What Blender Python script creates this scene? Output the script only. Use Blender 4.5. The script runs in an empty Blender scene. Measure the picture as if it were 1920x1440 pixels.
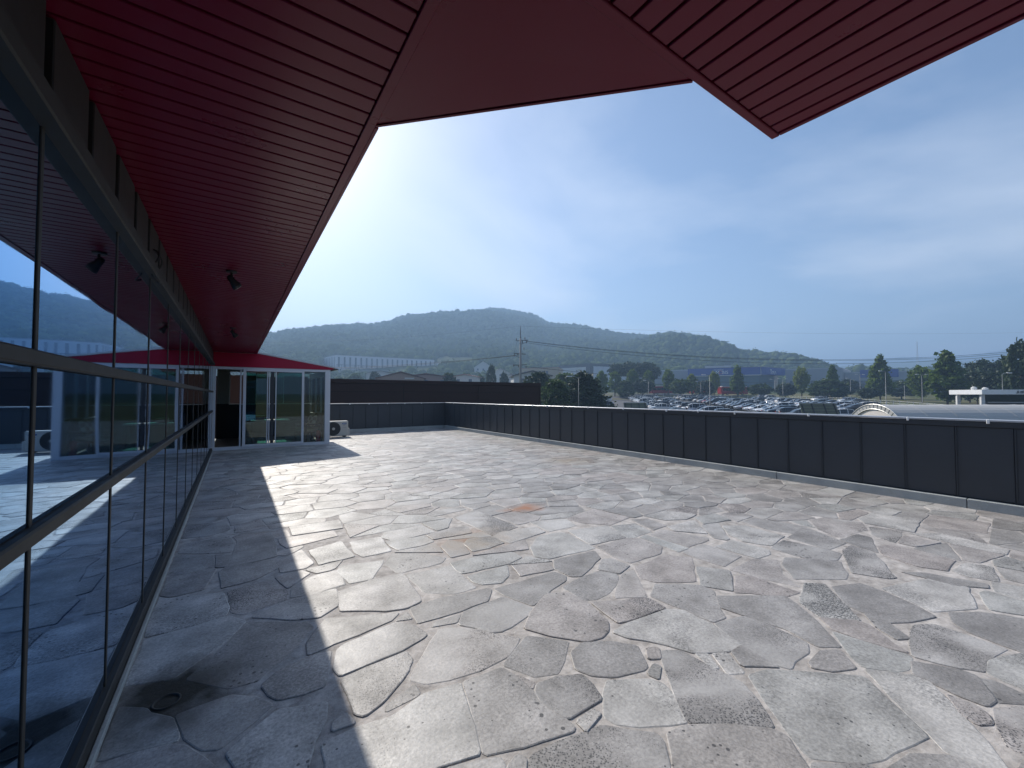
import bpy, math, random
import numpy as np
from mathutils import Vector, Matrix, noise as mnoise

sc = bpy.context.scene
col = sc.collection
RND = random.Random(7)
R = math.radians

# ------------------------------------------------------------------ camera
EYE = 1.55
FOC, HORIZON = 768.0, 742.0               # focal length and horizon row, in pixels of a 1920 px wide frame
YAW = math.atan(520 / FOC); PITCH = math.atan((HORIZON - 720) / FOC)
cam_d = bpy.data.cameras.new('camera'); cam = bpy.data.objects.new('camera', cam_d); col.objects.link(cam)
cam_d.sensor_fit = 'HORIZONTAL'; cam_d.sensor_width = 36; cam_d.lens = 36 * FOC / 1920
cam_d.clip_start = 0.03; cam_d.clip_end = 20000
cam.location = (0, 0, EYE); cam.rotation_euler = (R(90) + PITCH, 0, -YAW)
sc.camera = cam

# ------------------------------------------------------------------ sky, sun, exposure
SUN_EL, SUN_AZ = R(36.9), R(0.6)          # azimuth from +Y towards +X
W = bpy.data.worlds.new('World'); sc.world = W; W.use_nodes = True
nt = W.node_tree; nt.nodes.clear()
def N(t, kind, **kw):
    n = t.nodes.new(kind)
    for k, v in kw.items():
        if k.startswith('in_'):
            n.inputs[k[3:].replace('_', ' ')].default_value = v
        else: setattr(n, k, v)
    return n
def L(t, a, b): t.links.new(a, b)
def MATH(t, op, a, b=None, c=None, clamp=False):
    n = t.nodes.new('ShaderNodeMath'); n.operation = op; n.use_clamp = clamp
    for i, v in enumerate((a, b, c)):
        if v is None: continue
        if isinstance(v, (int, float)): n.inputs[i].default_value = v
        else: t.links.new(v, n.inputs[i])
    return n.outputs[0]
sky = N(nt, 'ShaderNodeTexSky', sky_type='NISHITA', sun_disc=False)
sky.sun_elevation = SUN_EL; sky.sun_rotation = SUN_AZ
sky.altitude = 60; sky.air_density = 1.0; sky.dust_density = 0.9; sky.ozone_density = 2.2
tc = N(nt, 'ShaderNodeTexCoord')
sep = N(nt, 'ShaderNodeSeparateXYZ'); L(nt, tc.outputs['Generated'], sep.inputs[0])
zz = MATH(nt, 'ADD', MATH(nt, 'MAXIMUM', sep.outputs[2], 0.0), 0.16)
cmb = N(nt, 'ShaderNodeCombineXYZ')
L(nt, MATH(nt, 'DIVIDE', sep.outputs[0], zz), cmb.inputs[0]); L(nt, MATH(nt, 'DIVIDE', sep.outputs[1], zz), cmb.inputs[1])
cmb.inputs[2].default_value = 20.3
cn = N(nt, 'ShaderNodeTexNoise', in_Scale=0.6, in_Detail=7.0, in_Roughness=0.55, in_Distortion=0.35); L(nt, cmb.outputs[0], cn.inputs['Vector'])
cr = N(nt, 'ShaderNodeValToRGB'); cr.color_ramp.elements[0].position = 0.47; cr.color_ramp.elements[1].position = 0.74
L(nt, cn.outputs[0], cr.inputs[0])
cf = MATH(nt, 'MULTIPLY', cr.outputs[0], 0.6)
mx = N(nt, 'ShaderNodeMix', data_type='RGBA'); L(nt, cf, mx.inputs[0]); L(nt, sky.outputs[0], mx.inputs[6]); mx.inputs[7].default_value = (7.6, 8.0, 8.6, 1)
bg = N(nt, 'ShaderNodeBackground', in_Strength=0.10); L(nt, mx.outputs[2], bg.inputs[0])
wo = N(nt, 'ShaderNodeOutputWorld'); L(nt, bg.outputs[0], wo.inputs[0])

sun_d = bpy.data.lights.new('sun', 'SUN'); sun = bpy.data.objects.new('sun', sun_d); col.objects.link(sun)
sun_d.energy = 4.2; sun_d.angle = R(0.55); sun_d.color = (1.0, 0.94, 0.85)
sdir = Vector((math.sin(SUN_AZ) * math.cos(SUN_EL), math.cos(SUN_AZ) * math.cos(SUN_EL), math.sin(SUN_EL)))
sun.rotation_euler = sdir.to_track_quat('Z', 'Y').to_euler(); sun.location = sdir * 60
vs = sc.view_settings; vs.view_transform = 'Standard'; vs.look = 'None'; vs.gamma = 1; vs.use_curve_mapping = False
vs.exposure = 0.6
sc.cycles.max_bounces = 6; sc.cycles.diffuse_bounces = 3; sc.cycles.glossy_bounces = 4; sc.cycles.transparent_max_bounces = 10
sc.cycles.volume_bounces = 0
sc.cycles.use_denoising = True

# ------------------------------------------------------------------ survey helpers (photo bearing -> place)
FH = Vector((math.sin(YAW), math.cos(YAW), 0)); RH = Vector((math.cos(YAW), -math.sin(YAW), 0))
CF = Vector((math.sin(YAW) * math.cos(PITCH), math.cos(YAW) * math.cos(PITCH), math.sin(PITCH))); CU = RH.cross(CF)
def ray(u, v): return CF * FOC + RH * (u - 960) + CU * (720 - v)
def floor_pt(u, v, z=0.0):
    d = ray(u, v); k = (z - EYE) / d.z; return Vector((d.x * k, d.y * k, z))
def on_y(u, v, y): d = ray(u, v); k = y / d.y; return Vector((d.x * k, y, EYE + d.z * k))
def lq(lat, q, z=0.0): p = RH * lat + FH * q; return Vector((p.x, p.y, z))
def bear(u, q, v=None):                     # bearing of column u at forward distance q; v gives the height
    p = lq((u - 960) / FOC * q, q)
    if v is not None: p.z = EYE + (HORIZON - v) / FOC * q
    return p
def hgt(v, q): return EYE + (HORIZON - v) / FOC * q
def ground_z(x, y):
    q = x * FH.x + y * FH.y
    q = max(q, 0.35 * math.hypot(x, y))
    if q < 38: return -2.16
    if q <= 142: return -3.06 + 0.0238 * q
    if q <= 156: return 0.32 + (q - 142) / 14 * 1.7
    if q <= 230: return 2.02 + (q - 156) * 0.02
    return 3.5 + (q - 230) * 0.012

# ------------------------------------------------------------------ objects
def tag(o, label, cat, group=None, kind=None):
    if label: o['label'] = label
    if cat: o['category'] = cat
    if group: o['group'] = group
    if kind: o['kind'] = kind
    return o
def empty(name, loc=(0, 0, 0), rz=0.0, parent=None):
    o = bpy.data.objects.new(name, None); o.empty_display_size = 0.2; col.objects.link(o)
    o.location = loc; o.rotation_euler = (0, 0, rz)
    if parent: o.parent = parent
    return o
def wloc(o):
    p = Vector(o.location)
    while o.parent: o = o.parent; p += Vector(o.location)
    return p
def obj(name, me, parent=None, loc=(0, 0, 0)):
    o = bpy.data.objects.new(name, me); col.objects.link(o); o.location = loc
    if parent: o.parent = parent
    return o
class MB:
    def __init__(s): s.v = []; s.f = []; s.m = []; s.mi = 0
    def add(s, vs_, fs_):
        b = len(s.v); s.v += [tuple(p) for p in vs_]; s.f += [tuple(b + i for i in f) for f in fs_]; s.m += [s.mi] * len(fs_); return s
    def mat(s, i): s.mi = i; return s
    def box(s, x0, x1, y0, y1, z0, z1, c=None, rz=0.0):
        P = [(x, y, z) for z in (z0, z1) for y in (y0, y1) for x in (x0, x1)]
        if c is not None:
            cs, sn = math.cos(rz), math.sin(rz)
            P = [(c[0] + x * cs - y * sn, c[1] + x * sn + y * cs, c[2] + z) for x, y, z in P]
        return s.add(P, [(0, 2, 3, 1), (4, 5, 7, 6), (0, 1, 5, 4), (2, 6, 7, 3), (0, 4, 6, 2), (1, 3, 7, 5)])
    def bbox(s, x0, x1, y0, y1, z0, z1, b=0.004):            # box with chamfered edges
        def lay(z, i): return [(x0 + i, y0, z), (x1 - i, y0, z), (x1, y0 + i, z), (x1, y1 - i, z), (x1 - i, y1, z), (x0 + i, y1, z), (x0, y1 - i, z), (x0, y0 + i, z)]
        def lin(z): return [(x0 + b, y0 + b, z), (x1 - b, y0 + b, z), (x1 - b, y0 + b, z), (x1 - b, y1 - b, z), (x1 - b, y1 - b, z), (x0 + b, y1 - b, z), (x0 + b, y1 - b, z), (x0 + b, y0 + b, z)]
        A = lay(z0 + b, b); B = lay(z1 - b, b)
        P = A + B + [(x0 + b, y0 + b, z0), (x1 - b, y0 + b, z0), (x1 - b, y1 - b, z0), (x0 + b, y1 - b, z0)] + [(x0 + b, y0 + b, z1), (x1 - b, y0 + b, z1), (x1 - b, y1 - b, z1), (x0 + b, y1 - b, z1)]
        F = [(i, (i + 1) % 8, 8 + (i + 1) % 8, 8 + i) for i in range(8)]
        q = [(0, 1, 1, 0), (2, 3, 2, 1), (4, 5, 3, 2), (6, 7, 0, 3)]
        for a, b_, c, d in q:
            F.append((a, 16 + d, 16 + c, b_)); F.append((8 + a, 8 + b_, 20 + c, 20 + d))
        for a, b_, c in ((1, 2, 1), (3, 4, 2), (5, 6, 3), (7, 0, 0)):
            F.append((a, 16 + c, b_)); F.append((8 + a, 8 + b_, 20 + c))
        F += [(19, 18, 17, 16), (20, 21, 22, 23)]
        return s.add(P, F)
    def prism(s, poly, z0, z1):
        n = len(poly); P = [(p[0], p[1], z0) for p in poly] + [(p[0], p[1], z1) for p in poly]
        return s.add(P, [tuple(range(n - 1, -1, -1)), tuple(range(n, 2 * n))] + [(i, (i + 1) % n, n + (i + 1) % n, n + i) for i in range(n)])
    def prism_y(s, poly, y0, y1):                            # poly in (x,z), extruded along y
        n = len(poly); P = [(p[0], y0, p[1]) for p in poly] + [(p[0], y1, p[1]) for p in poly]
        return s.add(P, [tuple(range(n)), tuple(range(2 * n - 1, n - 1, -1))] + [(i, n + i, n + (i + 1) % n, (i + 1) % n) for i in range(n)])
    def tube(s, pts, r, n=8, cap=True):
        pts = [Vector(p) for p in pts]; rr = r if isinstance(r, (list, tuple)) else [r] * len(pts); base = len(s.v)
        for i, p in enumerate(pts):
            t = (pts[min(i + 1, len(pts) - 1)] - pts[max(i - 1, 0)]).normalized()
            a = t.orthogonal().normalized() if abs(t.z) < 0.99 else Vector((1, 0, 0)); a = (a - t * a.dot(t)).normalized(); b = t.cross(a)
            if abs(t.z) < 0.99:
                a = t.cross(Vector((0, 0, 1))).normalized(); b = t.cross(a)
            for k in range(n):
                w = 2 * math.pi * k / n; s.v.append(tuple(p + (a * math.cos(w) + b * math.sin(w)) * rr[i]))
        for i in range(len(pts) - 1):
            for k in range(n):
                s.f.append((base + i * n + k, base + i * n + (k + 1) % n, base + (i + 1) * n + (k + 1) % n, base + (i + 1) * n + k)); s.m.append(s.mi)
        if cap:
            s.f.append(tuple(base + k for k in range(n - 1, -1, -1))); s.f.append(tuple(base + (len(pts) - 1) * n + k for k in range(n))); s.m += [s.mi] * 2
        return s
    def lathe(s, prof, c=(0, 0, 0), n=20, axis='z'):         # prof: (r,h)
        base = len(s.v)
        for r, h in prof:
            for k in range(n):
                w = 2 * math.pi * k / n; a, b = r * math.cos(w), r * math.sin(w)
                p = (a, b, h) if axis == 'z' else ((a, h, b) if axis == 'y' else (h, a, b))
                s.v.append((c[0] + p[0], c[1] + p[1], c[2] + p[2]))
        for i in range(len(prof) - 1):
            for k in range(n):
                s.f.append((base + i * n + k, base + i * n + (k + 1) % n, base + (i + 1) * n + (k + 1) % n, base + (i + 1) * n + k)); s.m.append(s.mi)
        s.f.append(tuple(base + k for k in range(n - 1, -1, -1))); s.f.append(tuple(base + (len(prof) - 1) * n + k for k in range(n))); s.m += [s.mi] * 2
        return s
    def mesh(s, name, mats, smooth=False, off=(0, 0, 0)):
        me = bpy.data.meshes.new(name)
        me.from_pydata([(x - off[0], y - off[1], z - off[2]) for x, y, z in s.v], [], s.f)
        for m in (mats if isinstance(mats, (list, tuple)) else [mats]): me.materials.append(m)
        if any(s.m): me.polygons.foreach_set('material_index', s.m)
        if smooth: me.polygons.foreach_set('use_smooth', [True] * len(s.f))
        me.update(); return me
    def build(s, name, mats, parent=None, smooth=False, world=True):
        # world=True: vertices are world coordinates; they are stored relative to the parent
        off = wloc(parent) if (parent and world) else (0, 0, 0)
        return obj(name, s.mesh(name, mats, smooth, off), parent)

# ------------------------------------------------------------------ materials
MATS = {}
def new_mat(name):
    m = bpy.data.materials.new(name); m.use_nodes = True; t = m.node_tree
    b = t.nodes['Principled BSDF']; MATS[name] = m; return m, t, b
def simple(name, c, rough=0.6, metal=0.0, spec=0.5, var=0.12, scale=6.0, bump=0.0, bscale=40.0, stretch=None):
    m, t, b = new_mat(name)
    b.inputs['Roughness'].default_value = rough; b.inputs['Metallic'].default_value = metal; b.inputs['Specular IOR Level'].default_value = spec
    tc = N(t, 'ShaderNodeTexCoord'); src = tc.outputs['Object']
    if stretch:
        mp = N(t, 'ShaderNodeMapping'); mp.inputs['Scale'].default_value = stretch; L(t, src, mp.inputs[0]); src = mp.outputs[0]
    nz = N(t, 'ShaderNodeTexNoise', in_Scale=scale, in_Detail=6.0, in_Roughness=0.6); L(t, src, nz.inputs['Vector'])
    f = MATH(t, 'MULTIPLY_ADD', nz.outputs[0], 2 * var, 1 - var)
    vm = N(t, 'ShaderNodeVectorMath', operation='SCALE'); vm.inputs[0].default_value = c[:3]; L(t, f, vm.inputs['Scale'])
    L(t, vm.outputs[0], b.inputs['Base Color'])
    L(t, MATH(t, 'MULTIPLY_ADD', nz.outputs[0], 0.25, rough - 0.12, clamp=True), b.inputs['Roughness'])
    if bump:
        n2 = N(t, 'ShaderNodeTexNoise', in_Scale=bscale, in_Detail=4.0); L(t, src, n2.inputs['Vector'])
        bp = N(t, 'ShaderNodeBump', in_Strength=bump, in_Distance=0.02); L(t, n2.outputs[0], bp.inputs['Height']); L(t, bp.outputs[0], b.inputs['Normal'])
    return m
def ramp(t, fac, stops):
    r = N(t, 'ShaderNodeValToRGB'); e = r.color_ramp.elements
    while len(e) < len(stops): e.new(0.5)
    for i, (p, c) in enumerate(stops):
        e[i].position = p; e[i].color = (c, c, c, 1) if isinstance(c, (int, float)) else (*c, 1)
    L(t, fac, r.inputs[0]); return r.outputs[0]
def mixc(t, f, a, b, mode='MIX'):
    n = N(t, 'ShaderNodeMix', data_type='RGBA', blend_type=mode)
    for k, v in ((0, f), (6, a), (7, b)):
        if isinstance(v, (int, float)): n.inputs[k].default_value = v
        elif isinstance(v, tuple): n.inputs[k].default_value = (*v, 1)
        else: L(t, v, n.inputs[k])
    return n.outputs[2]

def rust_masks(t, pos):
    """orange rust bled from two lost bolts in the paving and dark grime round the drain: stains with their own shape"""
    nz = N(t, 'ShaderNodeTexNoise', in_Scale=5.0, in_Detail=5.0); L(t, pos, nz.inputs['Vector'])
    def spot(c, r, sx=1.0, sy=1.0):
        mp = N(t, 'ShaderNodeMapping', vector_type='TEXTURE'); mp.inputs['Location'].default_value = c; mp.inputs['Scale'].default_value = (sx, sy, 50); L(t, pos, mp.inputs[0])
        ln = N(t, 'ShaderNodeVectorMath', operation='LENGTH'); L(t, mp.outputs[0], ln.inputs[0])
        d = MATH(t, 'ADD', ln.outputs['Value'], MATH(t, 'MULTIPLY_ADD', nz.outputs[0], 0.5 * r * 2, -0.5 * r))
        return MATH(t, 'SUBTRACT', 1.0, MATH(t, 'DIVIDE', d, r), clamp=True)
    r1 = spot((3.34, 4.62, 0), 0.30, 1.3, 0.8); r2 = spot((2.15, 3.95, 0), 0.55, 1.2, 0.8); dr = spot((-0.24, 2.78, 0), 0.42, 0.9, 1.0)
    r3 = spot((6.6, 7.4, 0), 0.8, 1.0, 1.0)
    return r1, r2, dr, r3

def stone_mat():
    m, t, b = new_mat('basalt flagstone')
    geo = N(t, 'ShaderNodeNewGeometry'); pos = geo.outputs['Position']; isl = geo.outputs['Random Per Island']
    oi = N(t, 'ShaderNodeObjectInfo')
    wn = N(t, 'ShaderNodeTexWhiteNoise', noise_dimensions='1D'); L(t, MATH(t, 'ADD', isl, MATH(t, 'MULTIPLY', oi.outputs['Random'], 17.3)), wn.inputs['W'])
    ws = N(t, 'ShaderNodeSeparateColor'); L(t, wn.outputs['Color'], ws.inputs[0])
    off = N(t, 'ShaderNodeVectorMath', operation='MULTIPLY_ADD'); L(t, wn.outputs['Color'], off.inputs[0]); off.inputs[1].default_value = (9, 9, 0); L(t, pos, off.inputs[2])
    P = off.outputs[0]
    n1 = N(t, 'ShaderNodeTexNoise', in_Scale=3.2, in_Detail=6.0, in_Roughness=0.62); L(t, P, n1.inputs['Vector'])
    n2 = N(t, 'ShaderNodeTexNoise', in_Scale=60.0, in_Detail=4.0, in_Roughness=0.7); L(t, P, n2.inputs['Vector'])
    n3 = N(t, 'ShaderNodeTexNoise', in_Scale=1.6, in_Detail=5.0, in_Distortion=0.8); L(t, P, n3.inputs['Vector'])
    tone = ramp(t, ws.outputs[0], [(0.0, (0.225, 0.213, 0.202)), (0.3, (0.30, 0.284, 0.269)), (0.55, (0.335, 0.30, 0.279)), (0.8, (0.312, 0.307, 0.290)), (1.0, (0.43, 0.408, 0.384))])
    c = mixc(t, 0.75, tone, ramp(t, n1.outputs[0], [(0.28, 0.45), (0.5, 0.98), (0.72, 1.6)]), 'MULTIPLY')
    c = mixc(t, 0.7, c, ramp(t, n2.outputs[0], [(0.3, 0.5), (0.5, 1.0), (0.7, 1.5)]), 'MULTIPLY')
    # dry lime bloom
    bloom = MATH(t, 'MULTIPLY', ramp(t, n3.outputs[0], [(0.5, 0.0), (0.72, 1.0)]), MATH(t, 'MULTIPLY_ADD', ws.outputs[1], 0.6, 0.05))
    c = mixc(t, bloom, c, (0.50, 0.485, 0.465))
    # gas pores: large on some stones, fine pepper on others
    v1 = N(t, 'ShaderNodeTexVoronoi', in_Scale=30.0, in_Randomness=1.0); L(t, P, v1.inputs['Vector'])
    pm = N(t, 'ShaderNodeTexNoise', in_Scale=4.0, in_Detail=3.0); L(t, P, pm.inputs['Vector'])
    sz = MATH(t, 'MULTIPLY', ramp(t, ws.outputs[2], [(0.22, 0.0), (0.5, 0.65), (1.0, 1.0)]), ramp(t, pm.outputs[0], [(0.40, 0.1), (0.62, 1.0)]))
    vs_ = N(t, 'ShaderNodeSeparateColor'); L(t, v1.outputs['Color'], vs_.inputs[0])
    pore1 = MATH(t, 'LESS_THAN', v1.outputs['Distance'], MATH(t, 'MULTIPLY', MATH(t, 'MULTIPLY', sz, 0.44), MATH(t, 'POWER', vs_.outputs[0], 1.3)))
    v2 = N(t, 'ShaderNodeTexVoronoi', in_Scale=95.0, in_Randomness=1.0); L(t, P, v2.inputs['Vector'])
    sz2 = MATH(t, 'MULTIPLY', ramp(t, ws.outputs[1], [(0.35, 0.1), (0.7, 0.6), (1.0, 1.0)]), ramp(t, n3.outputs[0], [(0.40, 1.0), (0.62, 0.15)]))
    pore2 = MATH(t, 'LESS_THAN', v2.outputs['Distance'], MATH(t, 'MULTIPLY', sz2, 0.5))
    dark = MATH(t, 'MULTIPLY', ramp(t, n3.outputs[0], [(0.34, 1.0), (0.5, 0.0)]), MATH(t, 'MULTIPLY', ws.outputs[0], 0.55))
    c = mixc(t, MATH(t, 'MULTIPLY', dark, ramp(t, n2.outputs[0], [(0.42, 1.0), (0.58, 0.25)])), c, (0.10, 0.098, 0.096))
    pores = MATH(t, 'MAXIMUM', pore1, pore2)
    c = mixc(t, MATH(t, 'MULTIPLY', pores, 0.82), c, (0.035, 0.034, 0.035))
    r1, r2, dr, r3 = rust_masks(t, pos)
    rn = ramp(t, n1.outputs[0], [(0.35, 0.15), (0.6, 1.0)])
    c = mixc(t, MATH(t, 'MULTIPLY', MATH(t, 'MULTIPLY', r1, 1.7), rn, clamp=True), c, (0.30, 0.125, 0.05))
    c = mixc(t, MATH(t, 'MULTIPLY', MATH(t, 'MULTIPLY', r2, 1.0), rn, clamp=True), c, (0.25, 0.18, 0.11))
    c = mixc(t, MATH(t, 'MULTIPLY', r3, 0.6, clamp=True), c, (0.30, 0.225, 0.15))
    c = mixc(t, MATH(t, 'MULTIPLY', dr, 1.25, clamp=True), c, (0.04, 0.035, 0.026))
    L(t, c, b.inputs['Base Color'])
    L(t, ramp(t, n1.outputs[0], [(0.3, 0.62), (0.7, 0.45)]), b.inputs['Roughness'])
    b.inputs['Specular IOR Level'].default_value = 0.5
    h = MATH(t, 'SUBTRACT', MATH(t, 'ADD', MATH(t, 'MULTIPLY', n1.outputs[0], 0.9), MATH(t, 'MULTIPLY', n2.outputs[0], 0.22)), MATH(t, 'MULTIPLY', pores, 0.35))
    bp = N(t, 'ShaderNodeBump', in_Strength=0.6, in_Distance=0.011); L(t, h, bp.inputs['Height']); L(t, bp.outputs[0], b.inputs['Normal'])
    return m
def mortar_mat():
    m, t, b = new_mat('cement mortar')
    geo = N(t, 'ShaderNodeNewGeometry'); pos = geo.outputs['Position']
    n1 = N(t, 'ShaderNodeTexNoise', in_Scale=9.0, in_Detail=8.0, in_Roughness=0.7); L(t, pos, n1.inputs['Vector'])
    n2 = N(t, 'ShaderNodeTexNoise', in_Scale=1.1, in_Detail=4.0); L(t, pos, n2.inputs['Vector'])
    c = ramp(t, n1.outputs[0], [(0.3, (0.22, 0.20, 0.185)), (0.46, (0.38, 0.35, 0.325)), (0.7, (0.60, 0.56, 0.525))])
    c = mixc(t, 0.8, c, ramp(t, n2.outputs[0], [(0.3, 0.72), (0.6, 1.05)]), 'MULTIPLY')
    r1, r2, dr, r3 = rust_masks(t, pos)
    c = mixc(t, MATH(t, 'MULTIPLY', r1, 1.3, clamp=True), c, (0.30, 0.13, 0.06))
    c = mixc(t, MATH(t, 'MULTIPLY', r2, 0.8, clamp=True), c, (0.26, 0.15, 0.09))
    c = mixc(t, MATH(t, 'MULTIPLY', dr, 1.6, clamp=True), c, (0.028, 0.024, 0.016))
    L(t, c, b.inputs['Base Color']); b.inputs['Roughness'].default_value = 0.85
    bp = N(t, 'ShaderNodeBump', in_Strength=0.9, in_Distance=0.012); L(t, n1.outputs[0], bp.inputs['Height']); L(t, bp.outputs[0], b.inputs['Normal'])
    return m
def mirror_glass(name, c):
    m, t, b = new_mat(name)
    b.inputs['Base Color'].default_value = (*c, 1); b.inputs['Metallic'].default_value = 1.0; b.inputs['Roughness'].default_value = 0.015
    geo = N(t, 'ShaderNodeNewGeometry')
    n = N(t, 'ShaderNodeTexNoise', in_Scale=1.3, in_Detail=1.0); L(t, geo.outputs['Position'], n.inputs['Vector'])
    bp = N(t, 'ShaderNodeBump', in_Strength=0.06, in_Distance=0.02); L(t, n.outputs[0], bp.inputs['Height']); L(t, bp.outputs[0], b.inputs['Normal'])
    # faint dust film
    n2 = N(t, 'ShaderNodeTexNoise', in_Scale=3.0, in_Detail=6.0, in_Roughness=0.7); L(t, geo.outputs['Position'], n2.inputs['Vector'])
    L(t, ramp(t, n2.outputs[0], [(0.4, 0.012), (0.75, 0.05)]), b.inputs['Roughness'])
    return m
def clear_glass(name, c, refl=1.0):
    m, t, b = new_mat(name); t.nodes.remove(b); out = t.nodes['Material Output']
    tr = N(t, 'ShaderNodeBsdfTransparent'); tr.inputs[0].default_value = (*c, 1)
    gl = N(t, 'ShaderNodeBsdfGlossy', in_Roughness=0.01); gl.inputs[0].default_value = (0.9, 0.95, 0.95, 1)
    fr = N(t, 'ShaderNodeFresnel', in_IOR=1.65)
    ms = N(t, 'ShaderNodeMixShader'); L(t, MATH(t, 'MULTIPLY', fr.outputs[0], refl, clamp=True), ms.inputs[0]); L(t, tr.outputs[0], ms.inputs[1]); L(t, gl.outputs[0], ms.inputs[2])
    L(t, ms.outputs[0], out.inputs[0]); return m
def foliage(name, c1, c2, trans=0.25, isl=0.45, spec=0.25):
    m, t, b = new_mat(name); out = t.nodes['Material Output']
    geo = N(t, 'ShaderNodeNewGeometry'); oi = N(t, 'ShaderNodeObjectInfo')
    n = N(t, 'ShaderNodeTexNoise', in_Scale=0.6, in_Detail=4.0); L(t, geo.outputs['Position'], n.inputs['Vector'])
    f = MATH(t, 'ADD', MATH(t, 'MULTIPLY', geo.outputs['Random Per Island'], isl), MATH(t, 'MULTIPLY_ADD', n.outputs[0], 0.6, (0.45 - isl) * 0.5))
    f = MATH(t, 'ADD', f, MATH(t, 'MULTIPLY_ADD', oi.outputs['Random'], 0.2, -0.1))
    c = ramp(t, f, [(0.2, c1), (0.85, c2)])
    L(t, c, b.inputs['Base Color']); b.inputs['Roughness'].default_value = 0.6; b.inputs['Specular IOR Level'].default_value = spec
    tl = N(t, 'ShaderNodeBsdfTranslucent'); L(t, c, tl.inputs[0])
    ms = N(t, 'ShaderNodeMixShader'); ms.inputs[0].default_value = trans
    L(t, b.outputs[0], ms.inputs[1]); L(t, tl.outputs[0], ms.inputs[2]); L(t, ms.outputs[0], out.inputs[0]); return m
def paint_mat():
    m, t, b = new_mat('car paint'); oi = N(t, 'ShaderNodeObjectInfo')
    L(t, oi.outputs['Color'], b.inputs['Base Color']); b.inputs['Roughness'].default_value = 0.28; b.inputs['Metallic'].default_value = 0.1
    b.inputs['Coat Weight'].default_value = 0.8; b.inputs['Coat Roughness'].default_value = 0.06; return m

M_stone = stone_mat(); M_mortar = mortar_mat()
M_glass = mirror_glass('blue reflective glass', (0.13, 0.36, 0.66))
M_green = clear_glass('green tinted glass', (0.28, 0.54, 0.49), 1.5)
M_clear = clear_glass('clear glass', (0.85, 0.9, 0.88), 1.0)
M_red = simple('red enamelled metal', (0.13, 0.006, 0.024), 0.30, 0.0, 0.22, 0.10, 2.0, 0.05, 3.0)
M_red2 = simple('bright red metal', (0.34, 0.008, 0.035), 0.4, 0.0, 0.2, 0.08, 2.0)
M_gap = simple('dark joint', (0.008, 0.006, 0.007), 0.9)
M_mull = simple('bronze aluminium', (0.045, 0.042, 0.037), 0.6, 0.0, 0.2, 0.15, 8.0)
M_fascia = simple('grey fascia sheet', (0.026, 0.026, 0.025), 0.55, 0.0, 0.4, 0.15, 4.0)
M_panel = simple('charcoal steel panel', (0.036, 0.040, 0.047), 0.42, 0.0, 0.5, 0.16, 1.2, 0.04, 2.5)
M_rib = simple('charcoal steel seam', (0.030, 0.033, 0.038), 0.45)
M_alu = simple('weathered aluminium', (0.52, 0.52, 0.53), 0.38, 0.6, 0.5, 0.15, 12.0)
M_white = simple('white powder coat', (0.62, 0.63, 0.65), 0.4, 0.0, 0.5, 0.06, 5.0)
M_conc = simple('kerb concrete', (0.40, 0.41, 0.39), 0.85, 0.0, 0.3, 0.22, 7.0, 0.4, 60.0)
M_brown = simple('dark brown cladding', (0.040, 0.020, 0.018), 0.55, 0.0, 0.2, 0.12, 1.5)
M_black = simple('black plastic', (0.015, 0.015, 0.016), 0.5)
M_dark = simple('dark interior', (0.03, 0.03, 0.032), 0.8)

# ================================================================== TERRACE FLOOR
SOF = 2.80                                   # soffit height
XW = -0.52                                   # glass line of the building
XP, YP = 8.50, 18.35                         # parapet faces
fl = MB().add([(XW, -6, -0.0045), (XP + .1, -6, -0.0045), (XP + .1, YP + .1, -0.0045), (XW, YP + .1, -0.0045)], [(0, 1, 2, 3)])
terrace = fl.build('terrace_floor', M_mortar); tag(terrace, None, None, kind='structure')
sl = MB().box(-6, XP + .28, -6, YP + .28, -0.45, -0.03).box(-6, XP + .24, -6, YP + .24, -2.4, -0.45)
tag(sl.build('terrace_slab', M_conc), None, None, kind='structure')

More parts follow.
